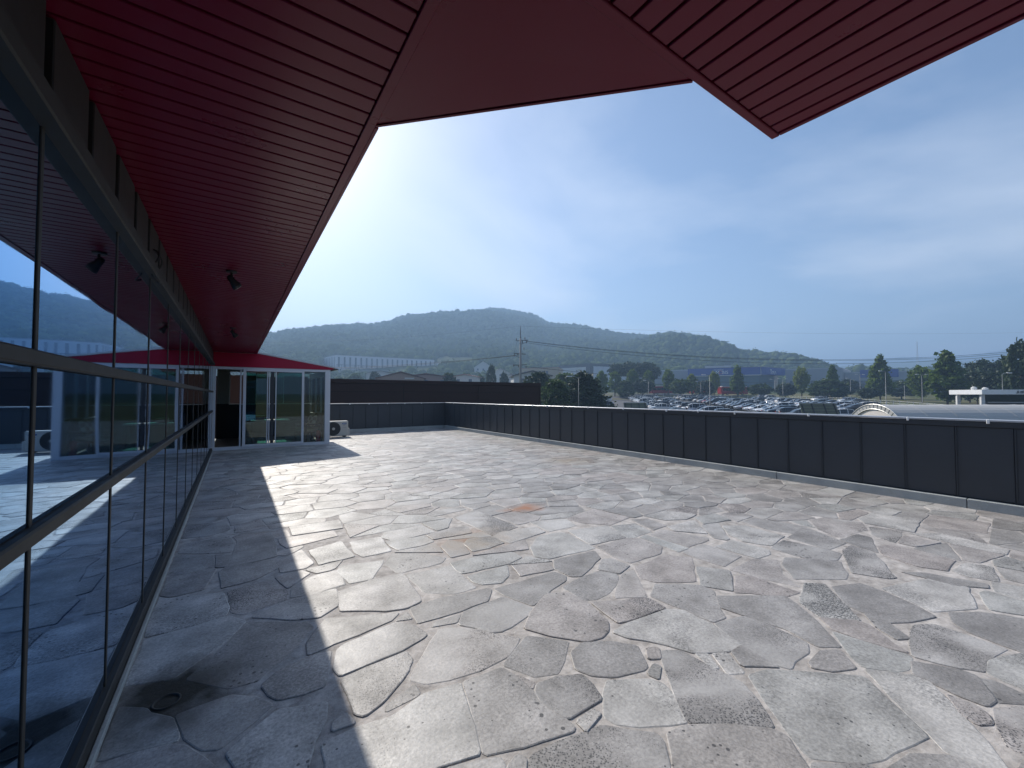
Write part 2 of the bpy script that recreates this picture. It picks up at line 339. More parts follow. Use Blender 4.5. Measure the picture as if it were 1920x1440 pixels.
# outlines of the larger flagstones, measured 4x enlarged: (origin u, origin v, [(x,y)...] / 4)
TR = [
 (150,1080,[[(540,170),(640,170),(1070,125),(1110,240),(1090,295),(830,375),(430,470),(480,320)],
  [(1110,115),(1160,100),(1470,10),(1540,100),(1570,165),(1230,285),(1140,270)],
  [(420,495),(1100,300),(1240,340),(1130,450),(900,620),(700,760),(420,800),(270,850),(330,700)],
  [(1270,345),(1700,350),(1750,380),(1620,530),(1430,690),(1350,770),(1120,840),(960,800),(800,770),(1000,600)],
  [(1580,175),(1920,95),(1930,220),(1790,310),(1600,325),(1290,310)],
  [(1840,320),(2390,275),(2340,330),(2050,450),(1890,515),(1720,590),(1710,500),(1790,390)],
  [(1700,610),(1880,565),(1850,700),(1830,820),(1700,870),(1500,920),(1430,900),(1370,820),(1500,710)],
  [(920,970),(1120,900),(1330,915),(1440,960),(1330,1060),(1050,1290),(900,1290),(790,1200),(720,1050)],
  [(200,1010),(500,990),(540,1040),(680,1060),(740,1190),(710,1240),(350,1320),(100,1400),(60,1330),(140,1160)],
  [(1480,1010),(1850,950),(1830,1090),(1740,1270),(1700,1440),(1600,1500),(1240,1500),(1100,1330),(1250,1200)],
  [(120,1420),(650,1270),(800,1290),(900,1350),(1080,1480),(1000,1560),(60,1560)]]),
 (600,1080,[[(20,0),(160,0),(190,60),(0,120),(-90,110),(-60,40)],
  [(110,130),(380,30),(620,-20),(740,150),(750,190),(640,240),(500,260),(160,260),(150,210)],
  [(650,-10),(980,-80),(1170,85),(1010,130),(780,120)],
  [(680,235),(880,170),(1260,90),(1285,110),(1250,190),(1150,220),(1050,260),(740,355)],
  [(1080,270),(1260,200),(1370,155),(1590,240),(1560,290),(1440,370),(1380,405),(1290,420),(1050,360)],
  [(1310,95),(1750,-30),(1845,0),(1840,40),(1730,100),(1680,160),(1600,220),(1380,140)],
  [(1730,130),(1860,125),(1990,190),(2150,340),(2160,400),(2120,450),(2000,490),(1760,450),(1540,390),(1580,290),(1690,150)],
  [(930,390),(1100,390),(1330,440),(1490,460),(1470,520),(1400,600),(1200,700),(1000,765),(800,805),(670,770),(720,680),(830,500),(890,410)],
  [(130,560),(180,510),(560,350),(700,370),(800,440),(760,475),(620,550),(160,745),(110,690)],
  [(190,760),(640,565),(690,640),(660,700),(610,780),(480,930),(340,1040),(270,1030),(230,900),(170,790)],
  [(500,1015),(510,960),(700,810),(740,870),(730,900)],
  [(290,1130),(560,1050),(760,900),(1045,805),(1100,1000),(1150,1150),(1195,1325),(850,1435),(780,1560),(60,1560),(30,1250)],
  [(1080,790),(1370,690),(1450,740),(1600,870),(1900,1120),(1890,1165),(1680,1220),(1500,1280),(1240,1330),(1180,1120)],
  [(1480,540),(1550,450),(1860,490),(1830,620),(1790,720),(1620,750),(1380,665)],
  [(1490,740),(1610,800),(1580,840),(1470,755)],
  [(960,1440),(1330,1360),(1380,1440),(1380,1560),(950,1560)],
  [(1410,1430),(1470,1350),(1550,1370),(1530,1560),(1410,1560)],
  [(840,380),(870,340),(1060,285),(1020,350)],[(570,335),(650,265),(690,320)],[(90,1160),(100,1090),(190,1030),(260,1100)]]),
 (1040,1080,[[(0,765),(200,740),(290,830),(345,920),(130,1050),(70,1060),(-90,950),(-140,870),(-130,810)],
  [(0,1250),(240,1170),(370,1120),(760,1180),(800,1230),(850,1440),(850,1560),(-200,1560),(-180,1330)],
  [(60,85),(220,0),(420,-60),(480,10),(460,60),(400,130),(320,170),(230,180)],
  [(490,20),(510,-20),(590,-50),(640,60),(690,150),(450,160)],
  [(280,200),(700,165),(830,240),(560,330),(480,350)],
  [(760,60),(1090,70),(1190,110),(1220,220),(1280,310),(1180,340),(980,250),(720,150)],
  [(440,420),(560,350),(830,250),(960,255),(1180,360),(1400,510),(1310,560),(1140,570),(1040,570),(840,510),(560,465)],
  [(1200,360),(1420,300),(1640,380),(1890,500),(1900,570),(1790,640),(1780,690),(1680,670),(1400,510)],
  [(130,570),(210,500),(400,490),(610,520),(690,670),(670,700),(450,750),(300,745),(170,700)],
  [(690,540),(780,540),(800,610),(700,620)],[(700,730),(740,660),(800,680),(785,770)],
  [(380,1050),(370,900),(400,780),(720,775),(800,800),(880,880),(940,1000),(990,1090),(820,1110),(620,1125),(450,1100)],
  [(820,560),(960,560),(1200,700),(1400,800),(1490,900),(1560,1000),(1640,1130),(1300,1105),(1000,1090),(920,930),(850,740),(790,590)],
  [(1180,580),(1290,560),(1420,720),(1290,730)],[(1050,580),(1150,580),(1230,680),(1180,690)],
  [(1330,570),(1400,520),(1570,620),(1680,680),(1560,670),(1410,670)],
  [(860,1170),(1000,1115),(1300,1120),(1630,1150),(1730,1200),(1800,1300),(1900,1440),(1920,1560),(900,1560)],
  [(170,1080),(290,1000),(345,1045),(240,1165)]]),
 (1440,1080,[[(-380,150),(130,150),(200,200),(340,320),(545,530),(350,520),(120,390),(-160,300),(-350,240)],
  [(-140,740),(0,700),(340,725),(720,755),(900,930),(1190,1195),(1100,1250),(930,1300),(860,1370),(690,1395),(350,1365),(260,1310),(120,1120),(-20,930)],
  [(730,700),(890,720),(1060,740),(1190,760),(1300,880),(1450,1040),(1800,1440),(1780,1500),(1560,1440),(1330,1310),(1215,1190),(950,930),(790,760)],
  [(250,150),(270,50),(430,60),(600,240),(690,330),(560,320),(380,300),(240,190)],
  [(480,80),(700,55),(920,140),(1150,245),(1250,300),(1050,340),(900,345),(720,270),(600,220)],
  [(1000,60),(1200,20),(1500,85),(1550,240),(1230,265),(940,130),(850,90)],
  [(390,310),(680,335),(780,380),(920,490),(1050,570),(900,535),(500,405)],
  [(490,415),(620,455),(1060,590),(1080,620),(1050,690),(950,710),(720,680),(620,590)],
  [(310,640),(400,560),(540,555),(650,690),(500,710),(340,690)],[(720,280),(900,345),(1060,460),(950,470),(830,390)],
  [(1070,480),(1100,370),(1250,360),(1490,440),(1790,545),(1680,600),(1620,640),(1630,710),(1470,690),(1090,600)],
  [(1360,275),(1600,270),(1920,320),(1990,600),(1800,530),(1520,425),(1400,350)],
  [(1640,110),(1920,190),(1990,300),(1660,250),(1590,130)],
  [(1090,640),(1460,705),(1560,750),(1700,920),(1640,970),(1400,880),(1250,800),(1100,740)],
  [(1650,720),(1660,640),(1920,570),(2050,760),(1960,860),(1740,770)],[(1570,760),(1740,800),(1920,890),(2050,960),(1720,945)],
  [(1340,885),(1550,970),(1640,1030),(1680,1100),(1560,1105),(1450,1030)],
  [(1690,1000),(1920,970),(2100,1000),(2100,1400),(1800,1280),(1720,1130)],
  [(330,1390),(700,1405),(800,1440),(790,1560),(340,1560)],[(900,1440),(1100,1340),(1380,1350),(1560,1450),(1600,1560),(880,1560)]]),
 (240,880,[[(420,420),(740,400),(760,450),(600,500),(380,520)],[(800,420),(990,380),(1030,430),(900,465),(800,470)],
  [(660,640),(790,640),(830,480),(1060,450),(1110,560),(1110,650),(820,720),(660,735)],[(420,560),(760,500),(800,560),(770,620),(640,625),(380,630)],
  [(290,790),(330,645),(640,645),(640,730),(400,785)],[(740,730),(1080,680),(1120,740),(960,820),(700,890),(690,770)],
  [(250,820),(660,750),(560,900),(330,955),(220,950)],[(1130,520),(1540,460),(1570,500),(1200,590),(1150,560)],
  [(1110,700),(1300,600),(1390,700),(1330,740),(1150,770)],[(1360,610),(1600,540),(1700,650),(1430,715)],
  [(1380,800),(1560,755),(1620,860),(1400,930),(1220,960),(1230,900)],[(1110,810),(1300,760),(1360,780),(1200,890)],[(1210,430),(1580,380),(1610,440),(1240,495)]]),
 (640,920,[[(60,385),(290,345),(370,450),(160,495),(100,460)],[(0,560),(320,520),(230,660),(60,695),(-30,600)],
  [(330,550),(380,470),(600,470),(780,500),(750,540),(470,610),(420,610)],[(820,540),(1040,490),(1280,460),(1350,500),(1240,550),(920,620),(870,600)],
  [(950,640),(1240,560),(1250,640),(1200,690),(1050,700),(990,680)],[(1280,560),(1550,540),(1590,590),(1350,640)],
  [(750,420),(800,370),(910,390),(960,470),(820,500)],[(920,400),(960,360),(1140,345),(1220,390),(1100,430),(990,455)],
  [(640,330),(840,275),(940,270),(975,315),(700,365)],[(330,380),(620,340),(690,380),(600,410),(430,445),(380,420)],
  [(850,205),(1000,150),(1150,200),(1320,270),(1130,335),(960,250)],[(1130,345),(1200,310),(1450,270),(1530,310),(1270,390)],
  [(1420,420),(1480,340),(1640,310),(1720,330),(1900,430),(1560,510),(1450,490)],[(980,150),(1160,105),(1280,150),(1110,190)],
  [(1150,195),(1300,155),(1490,190),(1470,220),(1320,255)],[(640,180),(700,150),(900,120),(930,140),(710,190)],
  [(600,240),(830,205),(800,275),(720,300)],[(330,310),(600,260),(700,310),(400,375),(300,350)],
  [(1400,230),(1680,210),(1760,260),(1560,305)],[(210,170),(340,140),(480,180),(330,185)]]),
 (1040,900,[[(100,380),(400,340),(530,430),(270,485)],[(90,290),(290,215),(560,280),(420,335),(200,320)],
  [(0,600),(300,530),(340,590),(200,720),(120,720),(0,660)],[(320,500),(520,440),(640,440),(800,500),(790,550),(560,620),(440,570)],
  [(600,650),(820,560),(1030,580),(1050,760),(770,765),(640,730)],[(350,600),(430,590),(560,640),(480,700),(330,670)],
  [(960,540),(1120,480),(1400,570),(1270,645),(1060,580)],[(1060,650),(1310,680),(1340,830),(1100,790)],
  [(1200,500),(1330,450),(1600,520),(1610,555),(1520,585)],[(710,410),(800,370),(1140,430),(1150,450),(1000,500)],
  [(840,350),(1050,300),(1140,400),(900,380)],[(1050,280),(1200,250),(1320,300),(1120,330)],
  [(1260,345),(1430,345),(1720,420),(1620,490),(1420,460),(1310,410)],[(1410,310),(1490,280),(1860,345),(1780,400),(1600,370)],
  [(420,345),(600,325),(720,385),(600,430),(540,430)],[(570,295),(700,290),(840,340),(740,375)],[(670,270),(830,230),(1060,260),(980,295),(830,300)],
  [(1360,720),(1480,720),(1840,840),(1720,870),(1350,840)],[(1310,670),(1500,590),(1680,600),(1700,700),(1840,800),(1560,740)]]),
 (1440,900,[[(20,510),(120,450),(450,520),(550,550),(510,600),(340,600)],[(150,430),(270,350),(500,440),(580,470),(460,520)],
  [(310,300),(420,280),(700,315),(740,370),(540,435),(380,370)],[(560,530),(620,490),(790,540),(960,730),(890,735),(620,690)],
  [(110,630),(130,580),(540,610),(590,700),(580,740),(200,740)],[(830,500),(940,480),(1400,600),(1340,680),(1100,640),(860,560)],
  [(980,470),(1020,420),(1300,470),(1110,500)],[(1000,690),(1200,700),(1640,780),(1650,810),(1400,790)],
  [(680,290),(790,240),(1140,310),(1090,390),(720,320)],[(1160,320),(1230,260),(1660,320),(1640,400),(1300,360)],
  [(760,350),(1010,380),(990,430),(950,470),(780,410)],[(1380,680),(1480,620),(1680,650),(1730,760),(1500,720)],
  [(1060,400),(1300,400),(1800,520),(1780,560),(1400,480)],[(1700,650),(1920,690),(1990,790),(1780,740)]])]
def area(p): return 0.5 * sum(p[i][0] * p[(i + 1) % len(p)][1] - p[(i + 1) % len(p)][0] * p[i][1] for i in range(len(p)))
def inside(p, x, y):
    c = False; j = len(p) - 1
    for i in range(len(p)):
        if (p[i][1] > y) != (p[j][1] > y) and x < (p[j][0] - p[i][0]) * (y - p[i][1]) / (p[j][1] - p[i][1]) + p[i][0]: c = not c
        j = i
    return c
def dist_poly(p, x, y):
    if inside(p, x, y): return 0.0
    best = 9.0
    for i in range(len(p)):
        ax, ay = p[i]; bx, by = p[(i + 1) % len(p)]; dx, dy = bx - ax, by - ay; l2 = dx * dx + dy * dy + 1e-9
        t_ = max(0, min(1, ((x - ax) * dx + (y - ay) * dy) / l2)); best = min(best, math.hypot(x - ax - t_ * dx, y - ay - t_ * dy))
    return best
stones = []
for ou, ov, polys in TR:
    for p in polys:
        q = [floor_pt(ou + x / 4, ov + y / 4) for x, y in p]; q = [(a.x, a.y) for a in q]
        q = [(max(a, XW + .07), b) for a, b in q]
        if area(q) < 0: q.reverse()
        cx = sum(a for a, b in q) / len(q); cy = sum(b for a, b in q) / len(q)
        q = [(cx + (a - cx) * (1 + .015 / max(.05, math.hypot(a - cx, b - cy))), cy + (b - cy) * (1 + .015 / max(.05, math.hypot(a - cx, b - cy)))) for a, b in q]
        stones.append(q)
stones.append([(-.262 + .078 * math.cos(k * math.pi / 6), 2.742 + .078 * math.sin(k * math.pi / 6)) for k in range(12)])   # the drain's own place
ntr = len(stones)
bbs = [(min(a for a, b in p), max(a for a, b in p), min(b for a, b in p), max(b for a, b in p)) for p in stones]
def near_traced(x, y, d):
    for p, bb in zip(stones[:ntr], bbs):
        if bb[0] - d < x < bb[1] + d and bb[2] - d < y < bb[3] + d and dist_poly(p, x, y) < d: return True
    return False
# the remaining stones: courses of rough rectangles laid along X
AN = 1.5                                       # stones are longer along X
seeds = []; flags = []
rr = random.Random(21); row = 0; y = -5.8
while y < YP:
    ph = rr.uniform(0, .6); x = XW + .1 + ph * .5 - .3
    while x < XP:
        px, py = x + rr.uniform(-.09, .09), y + rr.uniform(-.085, .085)
        if XW + .05 < px < XP - .1 and -5.9 < py < YP - .05:
            if not near_traced(px, py, 0.075): seeds.append((px, py)); flags.append(True)
        x += rr.choice((.42, .5, .56, .66, .75))
    y += rr.choice((.33, .38, .42, .46))
for _ in range(5000):                          # small filler stones where a course left a hole
    px, py = rr.uniform(XW + .1, XP - .2), rr.uniform(-.5, 11.5)
    if near_traced(px, py, .06): continue
    if min((px - a_) ** 2 + ((py - b_) * AN) ** 2 for a_, b_ in seeds) > .36 ** 2: seeds.append((px, py)); flags.append(True)
S = np.array(seeds); SA = S * np.array([1.0, AN])
def clip(poly, nx, ny, c):
    out = []
    for i in range(len(poly)):
        a = poly[i]; b = poly[(i + 1) % len(poly)]; da = a[0] * nx + a[1] * ny - c; db = b[0] * nx + b[1] * ny - c
        if da <= 0: out.append(a)
        if (da < 0 < db) or (db < 0 < da):
            k = da / (da - db); out.append((a[0] + (b[0] - a[0]) * k, a[1] + (b[1] - a[1]) * k))
    return out
for i in [k for k, fl_ in enumerate(flags) if fl_]:
    s0 = SA[i]; d2 = ((SA - s0) ** 2).sum(1); nb = np.argsort(d2)[1:26]
    poly = [(XW + .06, -6.), (XP - .11, -6.), (XP - .11, YP - .1), (XW + .06, YP - .1)]
    poly = [(a, b * AN) for a, b in poly]; gap = rr.uniform(.003, .010)
    for j in nb:
        dv = SA[j] - s0; ln = math.hypot(*dv); nx, ny = dv / ln; mid = (s0 + SA[j]) / 2
        poly = clip(poly, nx, ny, nx * mid[0] + ny * mid[1] - gap)
        if len(poly) < 3: break
    if len(poly) >= 3:
        poly = [(a, b / AN) for a, b in poly]; sx, sy = seeds[i]
        for p, bb in zip(stones[:ntr], bbs):                  # stay off the measured stones: cut along the edge that faces this seed
            if len(poly) < 3: break
            if bb[0] - .9 < sx < bb[1] + .9 and bb[2] - .9 < sy < bb[3] + .9:
                best = None
                for e in range(len(p)):
                    (ax, ay), (bx_, by_) = p[e], p[(e + 1) % len(p)]; ln = math.hypot(bx_ - ax, by_ - ay)
                    if ln < .02: continue
                    nx, ny = (by_ - ay) / ln, -(bx_ - ax) / ln; sd = (sx - ax) * nx + (sy - ay) * ny
                    if best is None or sd > best[0]: best = (sd, nx, ny, ax * nx + ay * ny)
                if best and best[0] > 0: poly = clip(poly, -best[1], -best[2], -(best[3] + .010))
        if len(poly) < 3: continue
        if area(poly) < 0: poly.reverse()
        if area(poly) > 0.012: stones.append(poly)
def stone_mesh(mb, poly, seed):
    rg = random.Random(seed); n = len(poly); pts = []
    for i in range(n):                                         # clip the corners, wander along the edges
        a = poly[i]; b = poly[(i + 1) % n]; ln = math.hypot(b[0] - a[0], b[1] - a[1])
        if ln < 0.02: pts.append(((a[0] + b[0]) / 2, (a[1] + b[1]) / 2)); continue
        cut = min(.016, ln * .2) / ln; k = max(1, int(ln / .11)); nx, ny = (b[1] - a[1]) / ln, -(b[0] - a[0]) / ln
        for j in range(k + 1):
            t_ = cut + (1 - 2 * cut) * j / k; w = rg.uniform(-.009, .007) if 0 < j < k else rg.uniform(-.005, .002)
            pts.append((a[0] + (b[0] - a[0]) * t_ + nx * w, a[1] + (b[1] - a[1]) * t_ + ny * w))
    m = len(pts); cx = sum(p[0] for p in pts) / m; cy = sum(p[1] for p in pts) / m
    top = rg.uniform(-.0025, .003); tx, ty = rg.uniform(-.005, .005), rg.uniform(-.005, .005)
    def z(p, o): return top + o + (p[0] - cx) * tx + (p[1] - cy) * ty
    V = [(p[0], p[1], -.035) for p in pts] + [(p[0], p[1], z(p, -.0025)) for p in pts]
    for p in pts:
        d = math.hypot(p[0] - cx, p[1] - cy); k = max(0, 1 - .006 / max(d, .02)); q = (cx + (p[0] - cx) * k, cy + (p[1] - cy) * k); V.append((q[0], q[1], z(q, 0)))
    F = [(r_ * m + i, r_ * m + (i + 1) % m, (r_ + 1) * m + (i + 1) % m, (r_ + 1) * m + i) for r_ in (0, 1) for i in range(m)] + [tuple(range(2 * m, 3 * m))]
    mb.add(V, F)
def shown(p):                                                 # how large it shows in the photograph
    cx = sum(a for a, b in p) / len(p); cy = sum(b for a, b in p) / len(p); d = Vector((cx, cy, -EYE)); q = d.dot(CF)
    if q < .4: return 0
    u = 960 + FOC * d.dot(RH) / q; v = 720 - FOC * d.dot(CU) / q
    if u < -60 or u > 1980 or v > 1520: return 0
    return abs(area(p)) * EYE / q ** 3
order = sorted([i for i in range(len(stones)) if i != ntr - 1], key=lambda i: -shown(stones[i]))
rest = MB()
for k, i in enumerate(order):
    if k < 290:
        mb = MB(); stone_mesh(mb, stones[i], i); mb.build('flagstone', M_stone, terrace)
    else: stone_mesh(rest, stones[i], i)
tag(rest.build('flagstones', M_stone, terrace), None, None, kind='stuff')

# ================================================================== PARAPETS
M_clip = simple('white sealant', (0.75, 0.75, 0.74), 0.5)
def parapet(label, axis):
    root = empty('parapet_wall', (XP, -6, 0) if axis == 'x' else (0, YP, 0)); tag(root, label, 'wall', 'dark parapet walls round the terrace')
    def bx(mb, a0, a1, d0, d1, z0, z1, b=None):                # a: along, d: outward from the inner face
        if axis == 'x': args = (XP + d0, XP + d1, a0, a1, z0, z1)
        else: args = (a0, a1, YP + d0, YP + d1, z0, z1)
        return mb.bbox(*args, b) if b else mb.box(*args)
    A0, A1 = (-6.0, YP + .0) if axis == 'x' else (XW, XP - .0)
    bx(MB(), A0, A1 + .1, .03, .2, -.02, 1.16).build('wall_core', M_rib, root)
    p0 = 0.77 - 12 * .5347 if axis == 'x' else XP - .05 - 17 * .53
    pitch = .5347 if axis == 'x' else .53
    k = 0
    while p0 + k * pitch < A1 - .05:
        a = p0 + k * pitch; b = min(a + pitch, A1 - .004); k += 1
        if a < A0: a = A0
        if b - a < .1: continue
        bx(MB(), a + .006, b - .006, .0, .028, .135, 1.115, .004).build('panel', M_panel, root)
        bx(MB(), b - .0135, b + .0005 if b < A1 - .02 else b - .001, -.016, -.0005, .14, 1.11).build('seam', M_rib, root)
    bx(MB(), A0, A1, -.022, .03, 1.118, 1.196, .004).build('cap_fascia', M_rib, root)
    cap = bx(MB(), A0, A1 + (.05 if axis == 'x' else -.04), -.034, .24, 1.2, 1.222, .003).build('cap', M_alu, root)
    a = A0 + .4
    kb = 0; ke = A0
    while ke < A1 - .12:
        e = min(ke + 2.4, A1 - (.0 if axis == 'x' else .115)); 
        bx(MB(), ke + .004, e - .004, -.1, -.002, -.02, .125, .006).build('kerb_block', M_conc, root); ke = e
    rr_ = random.Random(4); a = A0 + .35
    while a < A1 - .2:
        mb = MB(); w = rr_.uniform(.012, .024); bx(mb, a - w, a + w, -.042, -.02, 1.186 - rr_.uniform(0, .02), 1.229, .005); mb.build('clip', M_clip, root); a += rr_.choice((1.07, 1.07, .8, 1.3))
    return root
parapet('long charcoal panelled parapet along the right of the terrace', 'x')
parapet('short charcoal parapet closing the far end of the terrace', 'y')

# ================================================================== GLASS BUILDING AND ITS RED CANOPY
bld = empty('glass_building', (XW, -3, 0)); tag(bld, 'blue mirror glass building with a dark red canopy, left of the terrace', 'building')
MB().box(-6, XW - .05, -6, 17.9, -.02, 2.79).box(XW - .05, 1.02, -6, -.32, -.02, 2.79).build('core', M_dark, bld)
tiers = ((.09, 1.092), (1.148, 1.638), (1.692, 2.40))
ys = [-.25, .883] + [1.895 + 1.012 * k for k in range(13)]; ys = [v for v in ys if v < 14.0] + [14.2]
for a, b in zip(ys[:-1], ys[1:]):
    for z0, z1 in tiers: MB().box(XW - .03, XW, a + .014, b - .014, z0, z1).build('pane', M_glass, bld)
for i, a in enumerate(ys[1:-1]):
    MB().bbox(XW - .04, XW + .004, a - .0125, a + .0125, .075, 2.41, .002).build('mullion', M_mull, bld)
for z in (1.12, 1.665):
    MB().bbox(XW - .04, XW + .03, -.25, 14.2, z - .024, z + .024, .006).build('transom', M_mull, bld)
MB().bbox(XW - .04, XW + .055, -.25, 14.2, 2.40, 2.47, .006).build('head_rail', M_mull, bld)
MB().bbox(XW - .05, XW + .03, -.25, 14.2, .0, .085, .005).build('sill', M_mull, bld)
MB().bbox(XW + .032, XW + .055, -.25, 14.2, -.01, .022, .004).build('flashing', M_conc, bld)
MB().box(XW - .06, XW - .02, -.25, 14.2, 2.474, 2.795).build('fascia_back', M_gap, bld)
k = 0; a = 1.93 - 4 * .46
while a < 14.1:
    MB().bbox(XW - .018, XW + .012, max(a, -.24), min(a + .385, 14.2), 2.475, 2.79, .004).build('fascia_panel', M_fascia, bld); a += .46
# wing behind the camera: same glazing, shorter
for a, b in ((-.5, .0), (.03, .53), (.56, 1.02)):
    MB().box(a, b, -.31, -.285, .09, 2.40).build('pane', M_glass, bld)
for a in (-1.3, -2.3, -3.3, -4.3, -5.3): MB().box(1.03, 1.055, a + .02, a + .98, .09, 2.4).build('pane', M_glass, bld)
MB().bbox(-.52, 1.05, -.32, -.27, 2.41, 2.79).bbox(1.022, 1.06, -6, -.3, 2.41, 2.79).build('wing_fascia', M_fascia, bld)

can = empty('canopy', (0, 6, 2.8), parent=None); can.parent = bld; can.location = Vector((0, 6, SOF)) - Vector(bld.location)
EX, RX, RY = .520, 2.142, .912                              # left edge X, right edge X, right front edge Y
AX, AY, BX, BY = EX, 1.893, 1.483, RY
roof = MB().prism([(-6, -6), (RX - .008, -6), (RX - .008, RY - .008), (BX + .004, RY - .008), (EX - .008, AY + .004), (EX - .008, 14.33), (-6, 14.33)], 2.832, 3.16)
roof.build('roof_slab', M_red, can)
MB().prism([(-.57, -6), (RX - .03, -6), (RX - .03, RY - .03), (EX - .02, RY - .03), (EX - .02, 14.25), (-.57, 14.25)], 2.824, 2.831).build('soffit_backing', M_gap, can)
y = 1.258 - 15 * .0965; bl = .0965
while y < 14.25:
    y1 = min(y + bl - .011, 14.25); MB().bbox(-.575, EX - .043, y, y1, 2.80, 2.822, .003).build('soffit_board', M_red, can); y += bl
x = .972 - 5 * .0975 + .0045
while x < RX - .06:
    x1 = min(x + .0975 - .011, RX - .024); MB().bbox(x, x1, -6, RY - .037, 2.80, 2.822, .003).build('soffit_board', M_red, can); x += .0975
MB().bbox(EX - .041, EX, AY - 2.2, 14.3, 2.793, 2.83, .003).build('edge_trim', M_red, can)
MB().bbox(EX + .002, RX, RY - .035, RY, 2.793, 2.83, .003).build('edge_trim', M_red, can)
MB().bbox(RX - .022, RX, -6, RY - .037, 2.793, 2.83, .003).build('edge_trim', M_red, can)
c = (EX + .30, RY + .33, 2.803)
P = [(EX + .001, RY + .001, 2.806), (BX - .003, RY + .001, 2.803), (EX + .001, AY - .003, 2.803), ((BX + AX) / 2 - .01, (BY + AY) / 2 - .01, 2.797), c]
tri = MB().add(P, [(0, 4, 1), (1, 4, 3), (3, 4, 2), (2, 4, 0)])
tri.build('corner_sheet', M_red, can)
d = Vector((BX - AX, BY - AY, 0)).normalized(); nrm = Vector((-d.y, d.x, 0)); nrm = -nrm if nrm.dot(Vector((1, 1, 0))) < 0 else nrm
A_ = Vector((AX, AY, 0)); B_ = Vector((BX, BY, 0))
MB().prism([(A_.x, A_.y), (B_.x, B_.y), ((B_ + nrm * .012).x, (B_ + nrm * .012).y), ((A_ + nrm * .012).x, (A_ + nrm * .012).y)][::1], 2.797, 2.90).build('edge_trim', M_red, can)
MB().bbox(EX + .001, EX + .02, AY + .02, 14.3, 2.80, 3.1, .003).build('eave_face', M_red, can)

# spotlights under the canopy
def spot(y, label):
    root = empty('spotlight', (-.045, y, 2.80)); tag(root, label, 'spotlight', 'spotlights under the red canopy'); root.scale = (.82, .82, .9)
    MB().lathe([(.055, -.018), (.06, -.006), (.06, 0)], n=18).build('base_plate', M_black, root, world=False)
    MB().tube([(0, 0, -.015), (.004, .0, -.075)], .012, 8).box(-.03, .03, -.012, .012, -.085, -.066).build('stem', M_black, root, world=False)
    hd = MB(); ax = Vector((.62, .30, -.72)).normalized(); c = Vector((.012, .0, -.11))
    hd.tube([c - ax * .07, c - ax * .055, c + ax * .0, c + ax * .055, c + ax * .085], [.018, .03, .036, .052, .056], 16)
    h = hd.build('lamp_head', M_black, root, True, world=False)
    MB().tube([c + ax * .0855, c + ax * .088], .05, 16).build('lens', simple('lamp lens', (.75, .75, .72), .25) if 'lamp lens' not in MATS else MATS['lamp lens'], h, world=False)
spot(4.95, 'black spotlight on the red soffit nearer the camera')
spot(9.1, 'black spotlight on the red soffit nearer the glazed room')
cb = MB(); pts = []
for k in range(25):
    w = k / 24 * 2 * math.pi * .93 - .6; pts.append((-.475 + .02 * math.sin(3 * w), 3.83 + .085 * math.cos(w), 2.475 + .115 * math.sin(w)))
cb.tube(pts, .006, 6); tag(cb.build('cable_loop', M_black), 'loop of thin black cable hanging above the mirror glass', 'cable')

# floor drain
dr = empty('floor_drain', (-.262, 2.742, 0)); tag(dr, 'round floor drain in the paving beside the glass wall', 'drain')
MB().lathe([(.060, -.03), (.060, .002), (.057, .0035), (.051, .002), (.048, -.008), (.048, -.024)], n=24).build('rim', simple('drain steel', (.035, .032, .028), .6, .4), dr, True, world=False)
g = MB()
for k in range(-3, 4):
    w = math.sqrt(max(0, .047 ** 2 - (k * .0135) ** 2)); g.box(k * .0135 - .0028, k * .0135 + .0028, -w, w, -.012, -.006)
g.build('grate', MATS['drain steel'], dr, world=False)

# ================================================================== GLAZED ROOM AT THE END
PY, PB, PX0, PX1 = 14.27, 17.85, XW, 2.56
pav = empty('glazed_room', (1.0, PY, 0)); tag(pav, 'small white framed glazed room with a red lean-to roof', 'room')
def pb(name, mat, x0, x1, y0, y1, z0, z1, parent=None, b=.004): return MB().bbox(x0, x1, y0, y1, z0, z1, b).build(name, mat, parent or pav)
M_wall = simple('cream plaster', (.30, .29, .27), .8)
M_blind = foliage('pink grey blind', (.20, .155, .15), (.24, .19, .185), .45)
pb('post', M_white, PX0 + .0, PX0 + .075, PY, PY + .09, 0, 2.385)
pb('post', M_white, 2.405, PX1, PY, PY + .15, 0, 2.385)
pb('sill', M_white, PX0 + .077, 2.403, PY + .002, PY + .1, -.01, .085)
pb('head_beam', M_white, PX0 + .077, 2.403, PY + .002, PY + .1, 2.31, 2.383)
pb('jamb', M_white, .125, .165, PY + .01, PY + .07, .087, 2.308)
# sliding doors
fr = empty('sliding_door', (0.95, PY, 0)); fr.parent = pav; fr.location = Vector((.95, PY, 0)) - Vector(pav.location)
for a in ((.20, .275, .0, 2.38), (1.735, 1.80, .0, 2.38)): pb('door_frame', M_white, a[0], a[1], PY - .03, PY + .0, .06, 2.34, fr)
pb('door_frame', M_white, .277, 1.733, PY - .03, PY, 2.27, 2.34, fr); pb('door_frame', M_white, .277, 1.733, PY - .03, PY, .06, .13, fr)
for a in (.80, .85, 1.02): pb('stile', M_white, a, a + .028, PY - .022, PY - .004, .132, 2.268, fr)
pb('stile', M_rib, .90, .985, PY - .02, PY - .006, .132, 2.268, fr)
MB().box(.277, .80, PY - .014, PY - .008, .132, 2.268).build('pane', M_green, fr)
MB().box(1.05, 1.733, PY - .018, PY - .012, .132, 2.268).build('pane', M_green, fr)
pb('handle', M_alu, .872, .884, PY - .05, PY - .022, 1.0, 1.2, fr)
MB().box(1.81, 2.40, PY + .05, PY + .056, .09, 2.305).build('pane', M_clear, pav)
